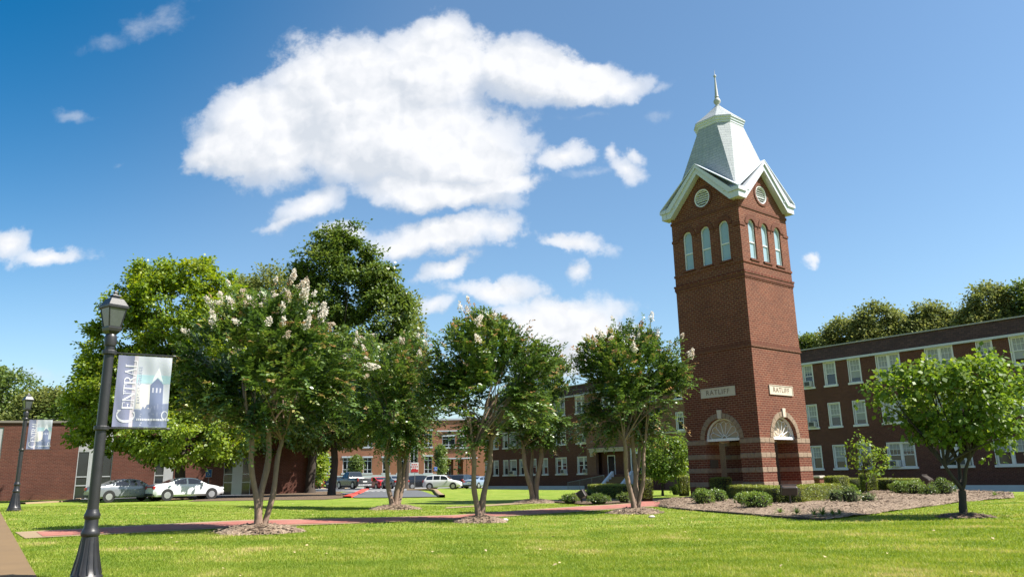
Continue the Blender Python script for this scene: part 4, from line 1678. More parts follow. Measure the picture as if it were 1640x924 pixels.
# ------------------------------------------------------------------ lamp posts with banners
def lamp(pos, rz, yaw, label):
    root = empty('street_lamp', pos, rz, label, 'street lamp', 'black lamp posts along the pavement')
    m = MB()
    m.smooth = True
    m.lathe([(.205, -.1), (.205, .05), (.188, .07), (.188, .10), (.165, .13), (.142, .22), (.118, .36), (.100, .50), (.093, .60), (.106, .62), (.110, .65), (.096, .68), (.080, .72), (.078, .82), (.092, .84), (.094, .88), (.080, .91), (.070, .95)], 24)
    m.build('base', M['black_metal'], root, 35)
    m = MB()
    m.smooth = True
    for i in range(12):
        a = 2 * PI * i / 12
        m.tube([(.163 * math.cos(a), .163 * math.sin(a), .13), (.115 * math.cos(a), .115 * math.sin(a), .38), (.090 * math.cos(a), .090 * math.sin(a), .59)], [.013, .010, .007], 5)
    m.build('flute', M['black_metal'], root)
    m = MB()
    m.smooth = True
    m.lathe([(.066, .93), (.062, 2.2), (.058, 3.14), (.070, 3.15), (.074, 3.18), (.074, 3.27), (.07, 3.29), (.06, 3.31)], 20)
    m.build('pole', M['black_metal'], root, 35)
    # lantern: four-sided, wider at the top
    def fr(h, z):
        return [(-h, -h, z), (h, -h, z), (h, h, z), (-h, h, z)]
    def stack(m, rows):
        vs = sum([fr(h, z) for h, z in rows], [])
        fs = [(3, 2, 1, 0), tuple(len(vs) - 4 + i for i in range(4))]
        for r in range(len(rows) - 1):
            for i in range(4):
                j = (i + 1) % 4
                fs.append((r * 4 + i, r * 4 + j, r * 4 + 4 + j, r * 4 + 4 + i))
        m.add(vs, fs)
    m = MB()
    stack(m, [(.055, 3.28), (.06, 3.31), (.105, 3.36), (.115, 3.40), (.115, 3.42), (.103, 3.425)])
    zb, zt, hb, ht = 3.42, 3.70, .098, .148
    for sx, sy in ((-1, -1), (1, -1), (1, 1), (-1, 1)):
        m.tube([(sx * hb, sy * hb, zb), (sx * ht, sy * ht, zt)], .013, 4)
    stack(m, [(.155, 3.695), (.175, 3.705), (.178, 3.735), (.165, 3.745), (.105, 3.845), (.085, 3.86), (.06, 3.865)])
    stack(m, [(.055, 3.867), (.055, 3.885), (.075, 3.89), (.07, 3.905), (.03, 3.915), (.02, 3.93), (.03, 3.945), (.018, 3.965), (.004, 3.985)])
    ln = m.build('lantern', M['black_metal'], root)
    ln.rotation_euler = (0, 0, yaw)
    ln.scale = (.76, .76, .95)
    ln.location = (0, 0, 3.28 * .05)
    for k in range(4):
        m = MB()
        c, s = [(1, 0), (0, 1), (-1, 0), (0, -1)][k]
        e = .012
        q = [(-hb + e, -hb, zb + .01), (hb - e, -hb, zb + .01), (ht - e, -ht, zt - .005), (-ht + e, -ht, zt - .005)]
        m.add([(x * c - y * s, x * s + y * c, z) for x, y, z in q], [(0, 1, 2, 3)])
        m.build('glass_pane', M['lamp_glass'], ln)
    for z, wv in ((3.055, .78), (2.015, .78)):
        m = MB()
        m.tube([(.05, 0, z), (wv, 0, z)], .011, 8)
        m.lathe([(.085, z - .03), (.09, z - .02), (.09, z + .02), (.085, z + .03)], 14)
        m.lathe([(.018, wv), (.018, wv + .03)], 8, (0, 0, z), 'x')
        m.build('banner_arm', M['black_metal'], root)
    root.scale = (1, 1, .936)
    return root


GLY = {  # narrow book-style capitals: strokes (x0,z0,x1,z1,width)
    'E': [(.12, 0, .12, 1, .15), (.05, .03, .62, .03, .07), (.05, .97, .60, .97, .07), (.12, .52, .48, .52, .06), (.60, .03, .62, .25, .06), (.58, .97, .60, .78, .06), (.48, .42, .48, .62, .05)],
    'N': [(.10, 0, .10, 1, .06), (.74, 0, .74, 1, .06), (.10, .98, .74, .02, .15), (0, .03, .22, .03, .05), (.62, .97, .86, .97, .05), (0, .97, .12, .97, .05)],
    'T': [(.36, 0, .36, 1, .15), (.02, .97, .70, .97, .07), (.03, .97, .03, .76, .06), (.69, .97, .69, .76, .06), (.22, .03, .50, .03, .05)],
    'R': [(.12, 0, .12, 1, .15), (.03, .03, .28, .03, .05), (.05, .97, .42, .97, .06), (.42, .97, .58, .85, .09), (.58, .85, .58, .62, .13), (.58, .62, .40, .50, .09), (.40, .50, .12, .50, .06), (.36, .50, .70, .02, .14), (.62, .03, .80, .03, .05)],
    'A': [(.06, 0, .38, 1, .06), (.36, 1, .70, 0, .15), (.18, .34, .56, .34, .05), (-.02, .03, .16, .03, .05), (.56, .03, .82, .03, .05)],
    'L': [(.12, 0, .12, 1, .15), (.03, .97, .28, .97, .05), (.04, .03, .60, .03, .07), (.60, .03, .62, .30, .07)],
}


def banner_mats():
    def cloth(nm, c):
        m, t, b = newmat(nm)
        o = t.obj()
        mp = t.new('ShaderNodeMapping')
        mp.inputs['Scale'].default_value = (9, 1, 1.2)
        t.put(mp.inputs[0], o)
        f = t.noise(mp.outputs[0], 1.5, 4, .6)
        col = t.mix(t.maprange(f, .3, .7, 0, .25), c, tuple(x * .72 for x in c))
        t.put(b.inputs['Base Color'], col)
        b.inputs['Roughness'].default_value = .75
        tr = t.new('ShaderNodeBsdfTranslucent')
        t.put(tr.inputs['Color'], tuple(min(1, x * 1.05) for x in c))
        mx = t.new('ShaderNodeMixShader')
        mx.inputs[0].default_value = .45
        t.l.new(b.outputs[0], mx.inputs[1])
        t.l.new(tr.outputs[0], mx.inputs[2])
        out = [n for n in t.n if n.type == 'OUTPUT_MATERIAL'][0]
        t.l.new(mx.outputs[0], out.inputs['Surface'])
        return m
    return dict(pale=cloth('banner_pale', (.62, .63, .72)), stripe=cloth('banner_stripe', (.26, .27, .41)), pink=cloth('banner_edge', (.68, .60, .68)),
                blue=cloth('banner_blue', (.27, .31, .45)), deep=cloth('banner_deep', (.20, .24, .38)), teal=cloth('banner_teal', (.46, .64, .70)), white=cloth('banner_white', (.82, .82, .85)),
                cream=cloth('banner_cream', (.78, .74, .70)))


BM = banner_mats()


def banner(pos, rz, label):
    """printed cloth hung between two arms: x from the post outwards, z up"""
    W_, Hh = .655, .93
    x0, z0 = .115, 1.905
    root = empty('banner', pos, rz, label, 'banner', 'printed banners on the lamp posts')

    def wav(x, z):
        u, v = x / W_, z / Hh
        return .014 * math.sin(v * 9 + u * 3) * (u * .8 + .2) + .010 * math.sin(u * 21 + v * 4) * (.3 + .7 * (1 - v)) + .02 * math.sin(u * 3.1) * math.sin(v * 3.1)

    def put(m, pts2, faces, o):
        m.add([(x0 + x, wav(x, z) - o, z0 + z) for x, z in pts2], faces)

    n, k = 40, 40
    m = MB()
    m.smooth = True
    for a, b, c in ((0, .30, 0), (.30, .37, 1), (.37, 1.0, 2)):
        m.cur = c
        pts, fs = [], []
        na = max(3, int(n * (b - a)))
        for i in range(na + 1):
            for j in range(k + 1):
                # sides draw in a little towards the foot
                x = W_ * (a + (b - a) * i / na)
                z = Hh * j / k
                pts.append((x, z))
        for i in range(na):
            for j in range(k):
                q = i * (k + 1) + j
                fs.append((q, q + k + 1, q + k + 2, q + 1))
        put(m, pts, fs, 0)
    cl = m.build('cloth', [BM['stripe'], BM['pink'], BM['pale']], root)

    def patch(name, poly, mat, o, grid=14):
        """flat print following the cloth: poly in 0..1 units"""
        pts, fs = plate2d([(x * W_, z * Hh) for x, z in poly], [], 0)
        bm = bmesh.new()
        vv = [bm.verts.new((x, z, 0)) for x, z, _ in pts]
        for f in fs:
            try:
                bm.faces.new([vv[i] for i in f])
            except ValueError:
                pass
        for _ in range(3):
            long_ = [e for e in bm.edges if e.calc_length() > .05]
            if long_:
                bmesh.ops.subdivide_edges(bm, edges=long_, cuts=1)
                bmesh.ops.triangulate(bm, faces=bm.faces)
        bm.verts.index_update()
        P = [(v.co.x, v.co.y) for v in bm.verts]
        Fs = [[v.index for v in f.verts] for f in bm.faces]
        bm.free()
        mm = MB()
        mm.smooth = True
        put(mm, P, Fs, o)
        return mm.build(name, mat, root)

    patch('sky_print', [(.37, .62), (.999, .62), (.999, .74), (.37, .74)], BM['teal'], .0012)
    patch('light_print', [(.39, .26), (.66, .26), (.62, .60), (.39, .58)], BM['cream'], .0016)
    patch('town_print', [(.37, .0), (.999, .0), (.999, .34), (.60, .32), (.56, .26), (.53, .30), (.50, .24), (.37, .25)], BM['blue'], .0020)
    patch('tower_print', [(.64, .02), (.90, .02), (.88, .60), (.86, .63), (.76, .70), (.66, .62), (.64, .60)], BM['deep'], .0026)
    patch('roof_print', [(.66, .63), (.76, .71), (.87, .64), (.84, .70), (.80, .79), (.765, .85), (.73, .79), (.68, .70)], BM['white'], .0030)
    for i in range(3):
        xx = .675 + i * .07
        patch('window_print', [(xx, .49), (xx + .03, .49), (xx + .03, .56), (xx, .56)], BM['pale'], .0034)
    # lettering reads upwards
    mm = MB()
    def stroke(ax_, az, bx_, bz, w):
        d = Vector((bx_ - ax_, bz - az))
        L = d.length or 1e-6
        d /= L
        nn = Vector((-d.y, d.x)) * w / 2
        steps = max(1, int(L / .04))
        for i in range(steps):
            p, q = Vector((ax_, az)) + d * L * i / steps, Vector((ax_, az)) + d * L * (i + 1) / steps
            put(mm, [tuple(p - nn), tuple(q - nn), tuple(q + nn), tuple(p + nn)], [(0, 1, 2, 3)], .0042 + .0002 * (len(mm.v) % 7))
    def letter(g, off, size, base):
        for a, b, c, d, w in g:
            # letter x runs up the banner, letter height runs to the left
            stroke(base - b * size, off + a * size, base - d * size, off + c * size, w * size)
    off = .065
    cs = .21
    base = .245
    pts = [(.42 + .40 * math.cos(R_(a)), .5 + .5 * math.sin(R_(a))) for a in range(48, 313, 16)]
    for i in range(len(pts) - 1):
        mid = abs(math.cos(R_(48 + 16 * i + 8)))
        stroke(base - pts[i][1] * cs + .01, off + pts[i][0] * cs, base - pts[i + 1][1] * cs + .01, off + pts[i + 1][0] * cs, cs * (.045 + .10 * mid))
    stroke(base - .80 * cs + .01, off + .70 * cs, base - .98 * cs + .01, off + .70 * cs, .013)
    off += .165
    for ch, adv in (('E', .112), ('N', .135), ('T', .117), ('R', .122), ('A', .125), ('L', .1)):
        letter(GLY[ch], off, .139, base - .012)
        off += adv * .895
    mm.build('lettering', BM['white'], root)
    vs, fs = text2d('BAPTIST COLLEGE', .05, 0, 1.45)
    mm = MB()
    put(mm, [(.285 - y, .55 + x * .86) for x, y, _ in vs], fs, .0045)
    mm.build('small_lettering', BM['blue'], root)
    # pale line of small print and a looped emblem at the foot
    mm = MB()
    r = random.Random(4)
    x = .28
    while x < .66:
        d = r.uniform(.012, .03)
        put(mm, [(x, .085), (x + d, .085), (x + d, .112), (x, .112)], [(0, 1, 2, 3)], .0046)
        x += d + .006
    for a in range(0, 360, 20):
        stroke(.615 + .035 * math.cos(R_(a)), .16 + .05 * math.sin(R_(a)), .615 + .035 * math.cos(R_(a + 20)), .16 + .05 * math.sin(R_(a + 20)), .012)
    mm.build('foot_print', BM['white'], root)
    return root


l1 = at(136, 936)
d1 = l1.y
yaw1 = math.atan2(l1.x, l1.y)
lamp(tuple(l1), R_(33), R_(22), 'nearest black lamp post, its flared base at the foot of the picture')
banner(tuple(l1), R_(33), 'larger looking banner, on the nearest lamp post')
l2 = at(22, 818)
k2 = l2.y / l1.y
lamp(tuple(l2), R_(24), R_(30), 'smaller looking lamp post standing farther away, in front of the low brick hall')
banner(tuple(l2), R_(24), 'smaller looking banner on the farther lamp post, seen against the brick hall')

# ------------------------------------------------------------------ trees
def lobes_at(Y, lst, thick=.9):
    """crown lobes: (photo px, photo py, half width px, half height px, depth shift in m) -> centre and radii in the world"""
    out = []
    for px, py, rx, ry, dy in lst:
        c = on(px, py, Y + dy)
        k = (Y + dy) / FPX * 1.03
        out.append((np.array(c), np.array([rx * k, max(rx, ry) * k * thick, ry * k])))
    return out


def sample_lobes(lobes, n, rng, shell=.55):
    """points through the lobes, more of them towards the outside"""
    vol = np.array([r.prod() ** .75 for c, r in lobes])
    idx = rng.choice(len(lobes), n, p=vol / vol.sum())
    d = unit(rng.normal(size=(n, 3)))
    rad = rng.random(n) ** (1 / 3.0)
    rad = shell * (rad ** .35) + (1 - shell) * rad
    C = np.array([lobes[i][0] for i in idx])
    Rr = np.array([lobes[i][1] for i in idx])
    P = C + d * Rr * rad[:, None]
    # drop points buried deep in another lobe so the outside stays rough
    deep = np.ones(n) * 9
    for c, r in lobes:
        q = np.linalg.norm((P - c) / r, axis=1)
        deep = np.minimum(deep, q)
    return P, deep, d


def limbs(mb, base, fork, targets, r0, rng, n=7, sag=.12):
    """main stem from base to fork, then tapering limbs to the targets"""
    for t in targets:
        t = np.array(t)
        f = np.array(fork[rng.integers(len(fork))])
        L = np.linalg.norm(t - f)
        mid = f + (t - f) * .45 + np.array([0, 0, L * sag]) + rng.normal(size=3) * L * .06
        pts, rr = [], []
        for q in np.linspace(0, 1, n):
            p = (1 - q) ** 2 * f + 2 * q * (1 - q) * mid + q * q * t
            pts.append(p)
            rr.append(r0 * (1 - .86 * q))
        mb.tube(pts, rr, 6)


def wobble_tube(mb, a, b, r0, r1, rng, n=9, amp=.05, flare=1.35, sides=9):
    a, b = np.array(a), np.array(b)
    L = np.linalg.norm(b - a)
    ph = rng.random(4) * 6
    pts, rr = [], []
    for q in np.linspace(0, 1, n):
        p = a + (b - a) * q
        w = math.sin(q * PI)
        p = p + np.array([math.sin(q * 5 + ph[0]) * amp * w, math.sin(q * 4 + ph[1]) * amp * w, 0]) * L * .5
        pts.append(p)
        r = r0 + (r1 - r0) * q
        rr.append(r * (1 + (flare - 1) * math.exp(-q * L / .18)) * (1 + .07 * math.sin(q * 17 + ph[2])))
    mb.tube(pts, rr, sides)


def broadleaf(name, label, group, base, lobes, trunk_r, fork_h, nclump, per, leaf, mat, bark, seed, clump_r=.55, gap=.18, tint_up=.5, forks=None, trunk=True, roundleaf=.75):
    rng = np.random.default_rng(seed)
    root = empty(name, base, 0, label, 'tree', group)
    B = np.array(base)
    P, deep, d = sample_lobes(lobes, nclump, rng)
    nz = vnoise(P, .45, seed)
    keep = (deep > .50) & (nz > -gap * 1.6)
    keep |= rng.random(len(P)) < .12
    P, nz = P[keep], nz[keep]
    top = max(c[2] + r[2] for c, r in lobes)
    bot = min(c[2] - r[2] for c, r in lobes)
    cen = np.mean([c for c, r in lobes], 0)
    N = len(P) * per
    out = unit(P - cen - np.array([0, 0, -.25 * (top - bot)]))
    ci = np.repeat(np.arange(len(P)), per)
    cr = clump_r * rng.uniform(.6, 1.35, len(P))
    off = rng.normal(size=(N, 3)) * np.array([.55, .55, .36]) * cr[ci][:, None]
    off *= rng.uniform(.55, 1.1, N)[:, None] ** .5
    L0 = P[ci] + off
    up = unit(out[ci] * .55 + np.array([0, 0, .75]) + rng.normal(size=(N, 3)) * .55)
    dr = unit(off + out[ci] * .35 * cr[ci][:, None] + rng.normal(size=(N, 3)) * .35 + np.array([0, 0, -.25]))
    ln = leaf * rng.uniform(.65, 1.3, N)
    V, F = leaf_quads(L0 - B, dr, up, ln, ln * roundleaf, .06)
    ct = np.clip(.46 + .30 * nz + rng.normal(size=len(P)) * .14, 0, 1)
    tn_ = np.clip(ct[ci] + rng.normal(size=N) * .16, 0, 1)
    if trunk:
        mb = MB()
        mb.smooth = True
        fk = forks or [(base[0], base[1], base[2] + fork_h)]
        foot = np.array((0, 0, -.25))
        if forks:
            foot = np.array(forks[0]) * .25 + np.array(forks[1]) * .25 + np.array(forks[2]) * .5 - B
            foot = np.array([foot[0] * .5, foot[1] * .5, foot[2] * .48])
            wobble_tube(mb, (0, 0, -.25), foot, trunk_r * 1.15, trunk_r * .95, rng, amp=.05)
            fk = forks
        for q in fk:
            wobble_tube(mb, foot, np.array(q) - B, trunk_r * (.6 if forks else 1), trunk_r * (.4 if forks else .72), rng, amp=.05, flare=1.0 if forks else 1.35)
        order = np.argsort(rng.random(len(P)))[:26]
        limbs(mb, (0, 0, 0), [np.array(q) - B for q in fk], [P[i] - B for i in order], trunk_r * .42, rng)
        mb.build('trunk', bark, root)
    np_mesh('crown', V, F, mat, root, np.repeat(tn_, 4))
    return root


def myrtle(label, px, py, lobes_px, stems, seed, nshoot=900, bloom=40, dY=0.0):
    """crape myrtle: several smooth stems from one mulch ring, arching shoots with paired leaves, pale flower heads"""
    rng = np.random.default_rng(seed)
    base = at(px, py)
    Y = base.y
    root = empty('crape_myrtle_tree', tuple(base), 0, label, 'tree', 'crape myrtles along the brick path')
    B = np.array(base)
    lobes = [(c - B, r * .93) for c, r in lobes_at(Y, lobes_px)]
    P, deep, d = sample_lobes(lobes, nshoot, rng, .45)
    nz = vnoise(P, .9, seed)
    keep = (deep > .38) & (nz > -.14)
    dsel = deep[keep]
    P, nz = P[keep], nz[keep]
    # long whips that stand clear of the crown
    W, wd, wdir = sample_lobes(lobes, 700, rng, .95)
    ok_ = (wd > .86) & (rng.random(700) < .5) & (W[:, 2] > P[:, 2].min() + .5)
    W = W[ok_][:110]
    nwhip = len(W)
    P = np.concatenate([P, W])
    nz = np.concatenate([nz, rng.uniform(-.2, .5, nwhip)])
    dsel = np.concatenate([dsel, np.ones(nwhip)])
    n = len(P)
    cen = np.mean([c for c, r in lobes], 0)
    cen[2] -= .7
    out = unit(P - cen)
    sd_ = unit(out * 1.0 + np.array([0, 0, .55]) + rng.normal(size=(n, 3)) * .35)
    Ls = rng.uniform(.40, .95, n)
    Ls[n - nwhip:] = rng.uniform(.8, 1.35, nwhip)
    K = 22
    s = np.linspace(.05, 1, K)
    sag = rng.uniform(.15, .75, n)
    pts = P[:, None, :] + sd_[:, None, :] * (s[None, :, None] - .42) * Ls[:, None, None]
    pts[..., 2] -= sag[:, None] * (s[None, :] ** 2) * Ls[:, None] * .8
    tang = unit(np.gradient(pts, axis=1))
    side = unit(np.cross(tang, np.array([0, 0, 1.0])))
    sg = np.where(np.arange(K) % 2 == 0, 1.0, -1.0)[None, :, None]
    dirs = unit(side * sg * .85 + tang * .55 + rng.normal(size=(n, K, 3)) * .25)
    upv = unit(np.cross(side, tang) * 1.0 + rng.normal(size=(n, K, 3)) * .38)
    upv[upv[..., 2] < 0] *= -1
    ln = rng.uniform(.095, .155, (n, K)) * (1.1 - .35 * s[None, :])
    V, F = leaf_quads(pts.reshape(-1, 3), dirs.reshape(-1, 3), upv.reshape(-1, 3), ln.ravel(), ln.ravel() * .52, .05)
    tipness = (P[:, 2] - P[:, 2].min()) / np.ptp(P[:, 2])
    shoot_t = np.clip(.33 + .32 * nz + .12 * tipness + rng.normal(size=n) * .10, 0, .72)
    russet = (rng.random(n) < .10 + .20 * tipness)[:, None] * np.clip((s[None, :] - .55) * 1.6, 0, .6)
    tint = np.clip(shoot_t[:, None] + russet + rng.normal(size=(n, K)) * .09, 0, 1).ravel()
    # stems
    mb = MB()
    mb.smooth = True
    forks = []
    for fx, fy, ddy, r in stems:
        f = np.array(on(fx, fy, Y + ddy)) - B
        a0 = np.array([(f[0]) * .16, ddy * .2, -.12])
        wobble_tube(mb, a0, f, r, r * .68, rng, n=12, amp=.06, flare=1.5)
        forks.append(f)
        # each stem forks again
        for q in range(3):
            t = P[rng.integers(n)] * .55 + f * .45 + np.array([0, 0, .25])
            limbs(mb, None, [f], [t], r * .58, rng, 6, .1)
    idx = rng.integers(n, size=20)
    limbs(mb, None, forks, [P[i] * .8 + forks[0] * .2 for i in idx], stems[0][3] * .34, rng, 7, .16)
    mb.build('trunk', M['bark_myrtle'], root)
    # twigs carrying the shoots
    np_mesh('crown', V, F, M['leaf_myrtle'], root, np.repeat(tint, 4))
    # flower heads on the upper outer shoots
    hi = np.argsort(-(.8 * tipness + .30 * np.linalg.norm((P - cen)[:, :2], axis=1) / 2 + (dsel > .85) * .3 + rng.random(n) * 1.0))[:bloom]
    fb, fd, fl, ft = [], [], [], []
    for i in hi:
        tip = pts[i, -1]
        ax_ = unit(tang[i, -1] + np.array([0, 0, .6]))
        Lh = rng.uniform(.10, .30)
        m = int(75 * Lh / .2)
        q = rng.random(m)
        rad = (1 - q * .8) * Lh * .34 * rng.uniform(.6, 1.1, m)
        dd = unit(rng.normal(size=(m, 3)))
        fb.append(tip + ax_ * (q * Lh)[:, None] + dd * rad[:, None])
        fd.append(dd + rng.normal(size=(m, 3)) * .4)
        fl.append(rng.uniform(.03, .052, m))
        ft.append(np.clip(rng.normal(.7, .25, m) - (rng.random() < .2) * .5, 0, 1))
    fb, fd, fl, ft = np.concatenate(fb), np.concatenate(fd), np.concatenate(fl), np.concatenate(ft)
    V, F = leaf_quads(fb, fd, unit(rng.normal(size=fb.shape)), fl, fl * .9, .1)
    np_mesh('blossom', V, F, M['petal'], root, np.repeat(ft, 4))
    return root, base


def mulch_ring(p, r, h, seed, mat, rx=1.0):
    rng = np.random.default_rng(seed)
    n, k = 40, 9
    vs = [(0, 0, h)]
    for j in range(1, k + 1):
        q = j / k
        for i in range(n):
            a = 2 * PI * i / n
            rr = r * q * (1 + .10 * math.sin(a * 3 + seed) + .05 * math.sin(a * 7 + seed * 2)) * (1 if j < k else 1 + rng.uniform(-.03, .05))
            x, y = rr * math.cos(a) * rx, rr * math.sin(a)
            z = gz(p.x + x, p.y + y) - p.z + h * (1 - q ** 2.2) + (rng.uniform(-.012, .012) if j < k else -.01) + .012
            vs.append((x, y, z))
    fs = [(0, 1 + i, 1 + (i + 1) % n) for i in range(n)]
    for j in range(k - 1):
        for i in range(n):
            a, b = 1 + j * n + i, 1 + j * n + (i + 1) % n
            fs.append((a, a + n, b + n, b))
    m = MB()
    m.smooth = True
    m.add(vs, fs)
    # loose chips
    m.smooth = False
    for _ in range(int(420 * r * r)):
        a, q = rng.random() * 2 * PI, math.sqrt(rng.random()) * 1.05
        x, y = r * q * math.cos(a) * rx, r * q * math.sin(a)
        z = gz(p.x + x, p.y + y) - p.z + h * max(0, 1 - q ** 2.2) + .018
        b, l, w = rng.random() * PI, rng.uniform(.03, .09), rng.uniform(.008, .02)
        c, s = math.cos(b), math.sin(b)
        t = rng.uniform(-.02, .03)
        m.add([(x - l * c - w * s, y - l * s + w * c, z), (x - l * c + w * s, y - l * s - w * c, z + .004), (x + l * c + w * s, y + l * s - w * c, z + t), (x + l * c - w * s, y + l * s + w * c, z + t + .004)], [(0, 1, 2, 3)])
    o = m.build('mulch', mat)
    o.location = p
    PATHS.append([(p.x + r * .97 * rx * math.cos(2 * PI * i / 20), p.y + r * .97 * math.sin(2 * PI * i / 20)) for i in range(20)])
    return tag(o, kind='stuff')


_, b1 = myrtle('largest crape myrtle, with the most white blossom, on the left end of the row', 414, 851,
               [(430, 540, 95, 62, 0), (352, 565, 62, 55, .2), (505, 580, 62, 62, -.2), (430, 625, 105, 58, 0), (345, 625, 50, 45, .4), (515, 640, 45, 42, .3), (400, 505, 55, 34, .2), (462, 500, 42, 32, -.3), (450, 668, 70, 26, 0), (320, 590, 35, 40, 0)],
               [(404, 700, -.25, .075), (430, 690, .1, .085), (452, 705, .35, .07)], 11, 2100, 62)
_, b2 = myrtle('crape myrtle directly in front of the car park drive, second from the left', 632, 815,
               [(625, 590, 72, 48, 0), (590, 640, 48, 55, .3), (665, 640, 45, 58, 0), (628, 660, 62, 52, -.3), (610, 560, 40, 26, .2), (650, 565, 40, 26, 0), (645, 705, 40, 26, .2)],
               [(618, 735, -.3, .10), (640, 725, .2, .115), (650, 735, .5, .09)], 23, 2250, 26)
_, b3 = myrtle('tall middle crape myrtle on two bare stems, its mulch mound close to the path', 769, 835,
               [(775, 560, 72, 60, 0), (722, 585, 48, 50, .3), (835, 580, 48, 45, -.1), (770, 640, 78, 60, 0), (705, 640, 38, 45, .2), (838, 650, 42, 45, .1), (785, 515, 30, 26, 0), (760, 690, 50, 26, 0), (868, 570, 28, 20, 0)],
               [(758, 722, -.2, .085), (786, 705, .25, .09)], 37, 1950, 14)
_, b4 = myrtle('crape myrtle behind the path, a long bough reaching right in front of the dormitory', 856, 805,
               [(858, 600, 48, 45, 0), (850, 655, 56, 52, 0), (892, 605, 30, 34, .2), (832, 690, 34, 28, 0), (875, 690, 36, 26, 0), (918, 672, 30, 10, -.4), (945, 662, 16, 7, -.6), (905, 700, 20, 14, 0)],
               [(838, 715, -.2, .12), (852, 710, .5, .09), (868, 705, .1, .125)], 41, 2050, 12)
_, b5 = myrtle('crape myrtle standing nearest the bell tower, with several pale stems', 1018, 821,
               [(1010, 590, 72, 52, 0), (962, 575, 42, 40, .3), (1058, 580, 44, 44, -.1), (1008, 645, 76, 50, 0), (1012, 545, 42, 26, 0), (1080, 605, 30, 26, 0), (960, 680, 34, 36, .2), (1045, 680, 38, 36, 0), (935, 610, 20, 22, 0)],
               [(1000, 705, -.35, .085), (1012, 695, .1, .085), (1024, 700, .4, .08), (1032, 715, 0, .07)], 53, 2000, 22)
for i, (b, r) in enumerate(((b1, .95), (b2, .95), (b3, .72), (b4, 1.0), (b5, .85))):
    mulch_ring(b, r, .15, i + 1, M['mulch'])

# big trees beyond the path
LAWN = 'large trees beyond the lawn'
ok = at(287, 799)
broadleaf('maple_tree', 'broad bright green tree behind the near lamp post, above the white sedan', LAWN, tuple(ok),
          lobes_at(ok.y, [(275, 505, 84, 66, 0), (205, 545, 58, 58, 1), (262, 440, 12, 22, 0), (305, 430, 12, 20, 0), (330, 428, 10, 20, 0), (222, 440, 13, 22, 0), (370, 470, 16, 34, 0), (185, 490, 16, 30, 0), (140, 540, 18, 14, 0), (138, 590, 16, 16, 0), (128, 660, 22, 14, 0), (340, 520, 62, 75, -1), (245, 625, 95, 65, 0), (165, 625, 45, 62, 0), (345, 635, 70, 75, 0), (300, 700, 92, 42, -1.5), (205, 690, 72, 38, 0), (312, 448, 48, 34, 0), (240, 455, 42, 32, .5), (165, 560, 32, 50, 0), (370, 700, 40, 40, 0), (340, 455, 34, 34, 0), (280, 438, 24, 24, 0), (140, 690, 26, 24, 0)]),
          .42, 3.6, 1900, 66, .25, M['leaf_maple'], M['bark_oak'], 5, .55, .13)
dk = at(531, 793)
broadleaf('oak_tree', 'tallest dark green tree, low limb forking from its trunk beside the red kerb', LAWN, tuple(dk),
          lobes_at(dk.y, [(550, 470, 62, 50, 0), (525, 425, 34, 42, 0), (560, 415, 36, 44, 0), (592, 435, 28, 40, 0), (512, 500, 50, 55, 1), (612, 505, 48, 50, 0), (585, 580, 82, 62, -1), (530, 630, 90, 60, 0), (628, 560, 40, 50, 0), (488, 455, 22, 36, .5), (520, 690, 75, 30, 0), (600, 670, 55, 40, 0), (622, 460, 16, 34, 0), (518, 385, 12, 22, 0), (545, 376, 13, 20, 0), (571, 378, 11, 22, 0), (598, 402, 9, 20, 0), (482, 420, 10, 22, 0), (645, 500, 16, 30, 0), (536, 400, 20, 24, 0)]),
          .30, 5.2, 2100, 66, .25, M['leaf_dark'], M['bark_dark'], 6, .52, .12)
d2 = at(497, 789)
broadleaf('oak_tree', 'dark tree with the thickest black trunk, standing by the right end of the brick hall', LAWN, tuple(d2),
          lobes_at(d2.y, [(480, 600, 80, 70, 0), (430, 640, 60, 60, 0), (500, 670, 70, 45, 0), (420, 560, 50, 50, 1), (470, 520, 50, 50, 0), (430, 700, 50, 28, 0)]),
          .45, 5.5, 1000, 54, .28, M['leaf_dark'], M['bark_dark'], 7, .7, .1)
# trees standing far behind
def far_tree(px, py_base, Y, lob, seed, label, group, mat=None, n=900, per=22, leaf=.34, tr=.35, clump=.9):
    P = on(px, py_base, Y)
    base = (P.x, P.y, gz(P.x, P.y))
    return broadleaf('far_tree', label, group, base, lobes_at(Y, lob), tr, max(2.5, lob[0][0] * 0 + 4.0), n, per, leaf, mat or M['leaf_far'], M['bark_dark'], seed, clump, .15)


BH = 'trees behind the buildings'
far_tree(432, 770, 88, [(432, 462, 38, 36, 0), (415, 480, 26, 30, 0), (455, 490, 30, 40, 0), (435, 540, 45, 60, 0)], 61, 'pale green crown showing between the bright tree and the tallest dark tree', BH)
far_tree(392, 770, 95, [(390, 480, 26, 34, 0), (380, 540, 40, 60, 0)], 62, 'slim dull green crown just right of the bright green tree', BH)
far_tree(650, 772, 84, [(648, 520, 26, 50, 0), (640, 580, 34, 60, 0), (655, 560, 22, 40, 0), (640, 650, 40, 50, 0)], 63, 'feathery lighter tree at the right shoulder of the tallest dark tree', BH)
far_tree(512, 775, 100, [(512, 748, 9, 26, 0), (516, 735, 7, 14, 0)], 64, 'small yellow-green tree between the two dark trunks', BH, M['leaf_maple'], 160, 24, .3, .12, .5)
LW = 'trees behind the brick hall'
far_tree(15, 775, 92, [(10, 635, 45, 42, 0), (-30, 630, 40, 45, 0), (25, 665, 45, 30, 0)], 65, 'dark round tree at the left edge, behind the brick hall', LW, M['leaf_dark'])
far_tree(70, 775, 88, [(72, 655, 42, 28, 0), (95, 650, 30, 22, 0), (60, 680, 50, 24, 0)], 66, 'lighter green tree behind the brick hall, right of the dark round one', LW, M['leaf_far'])
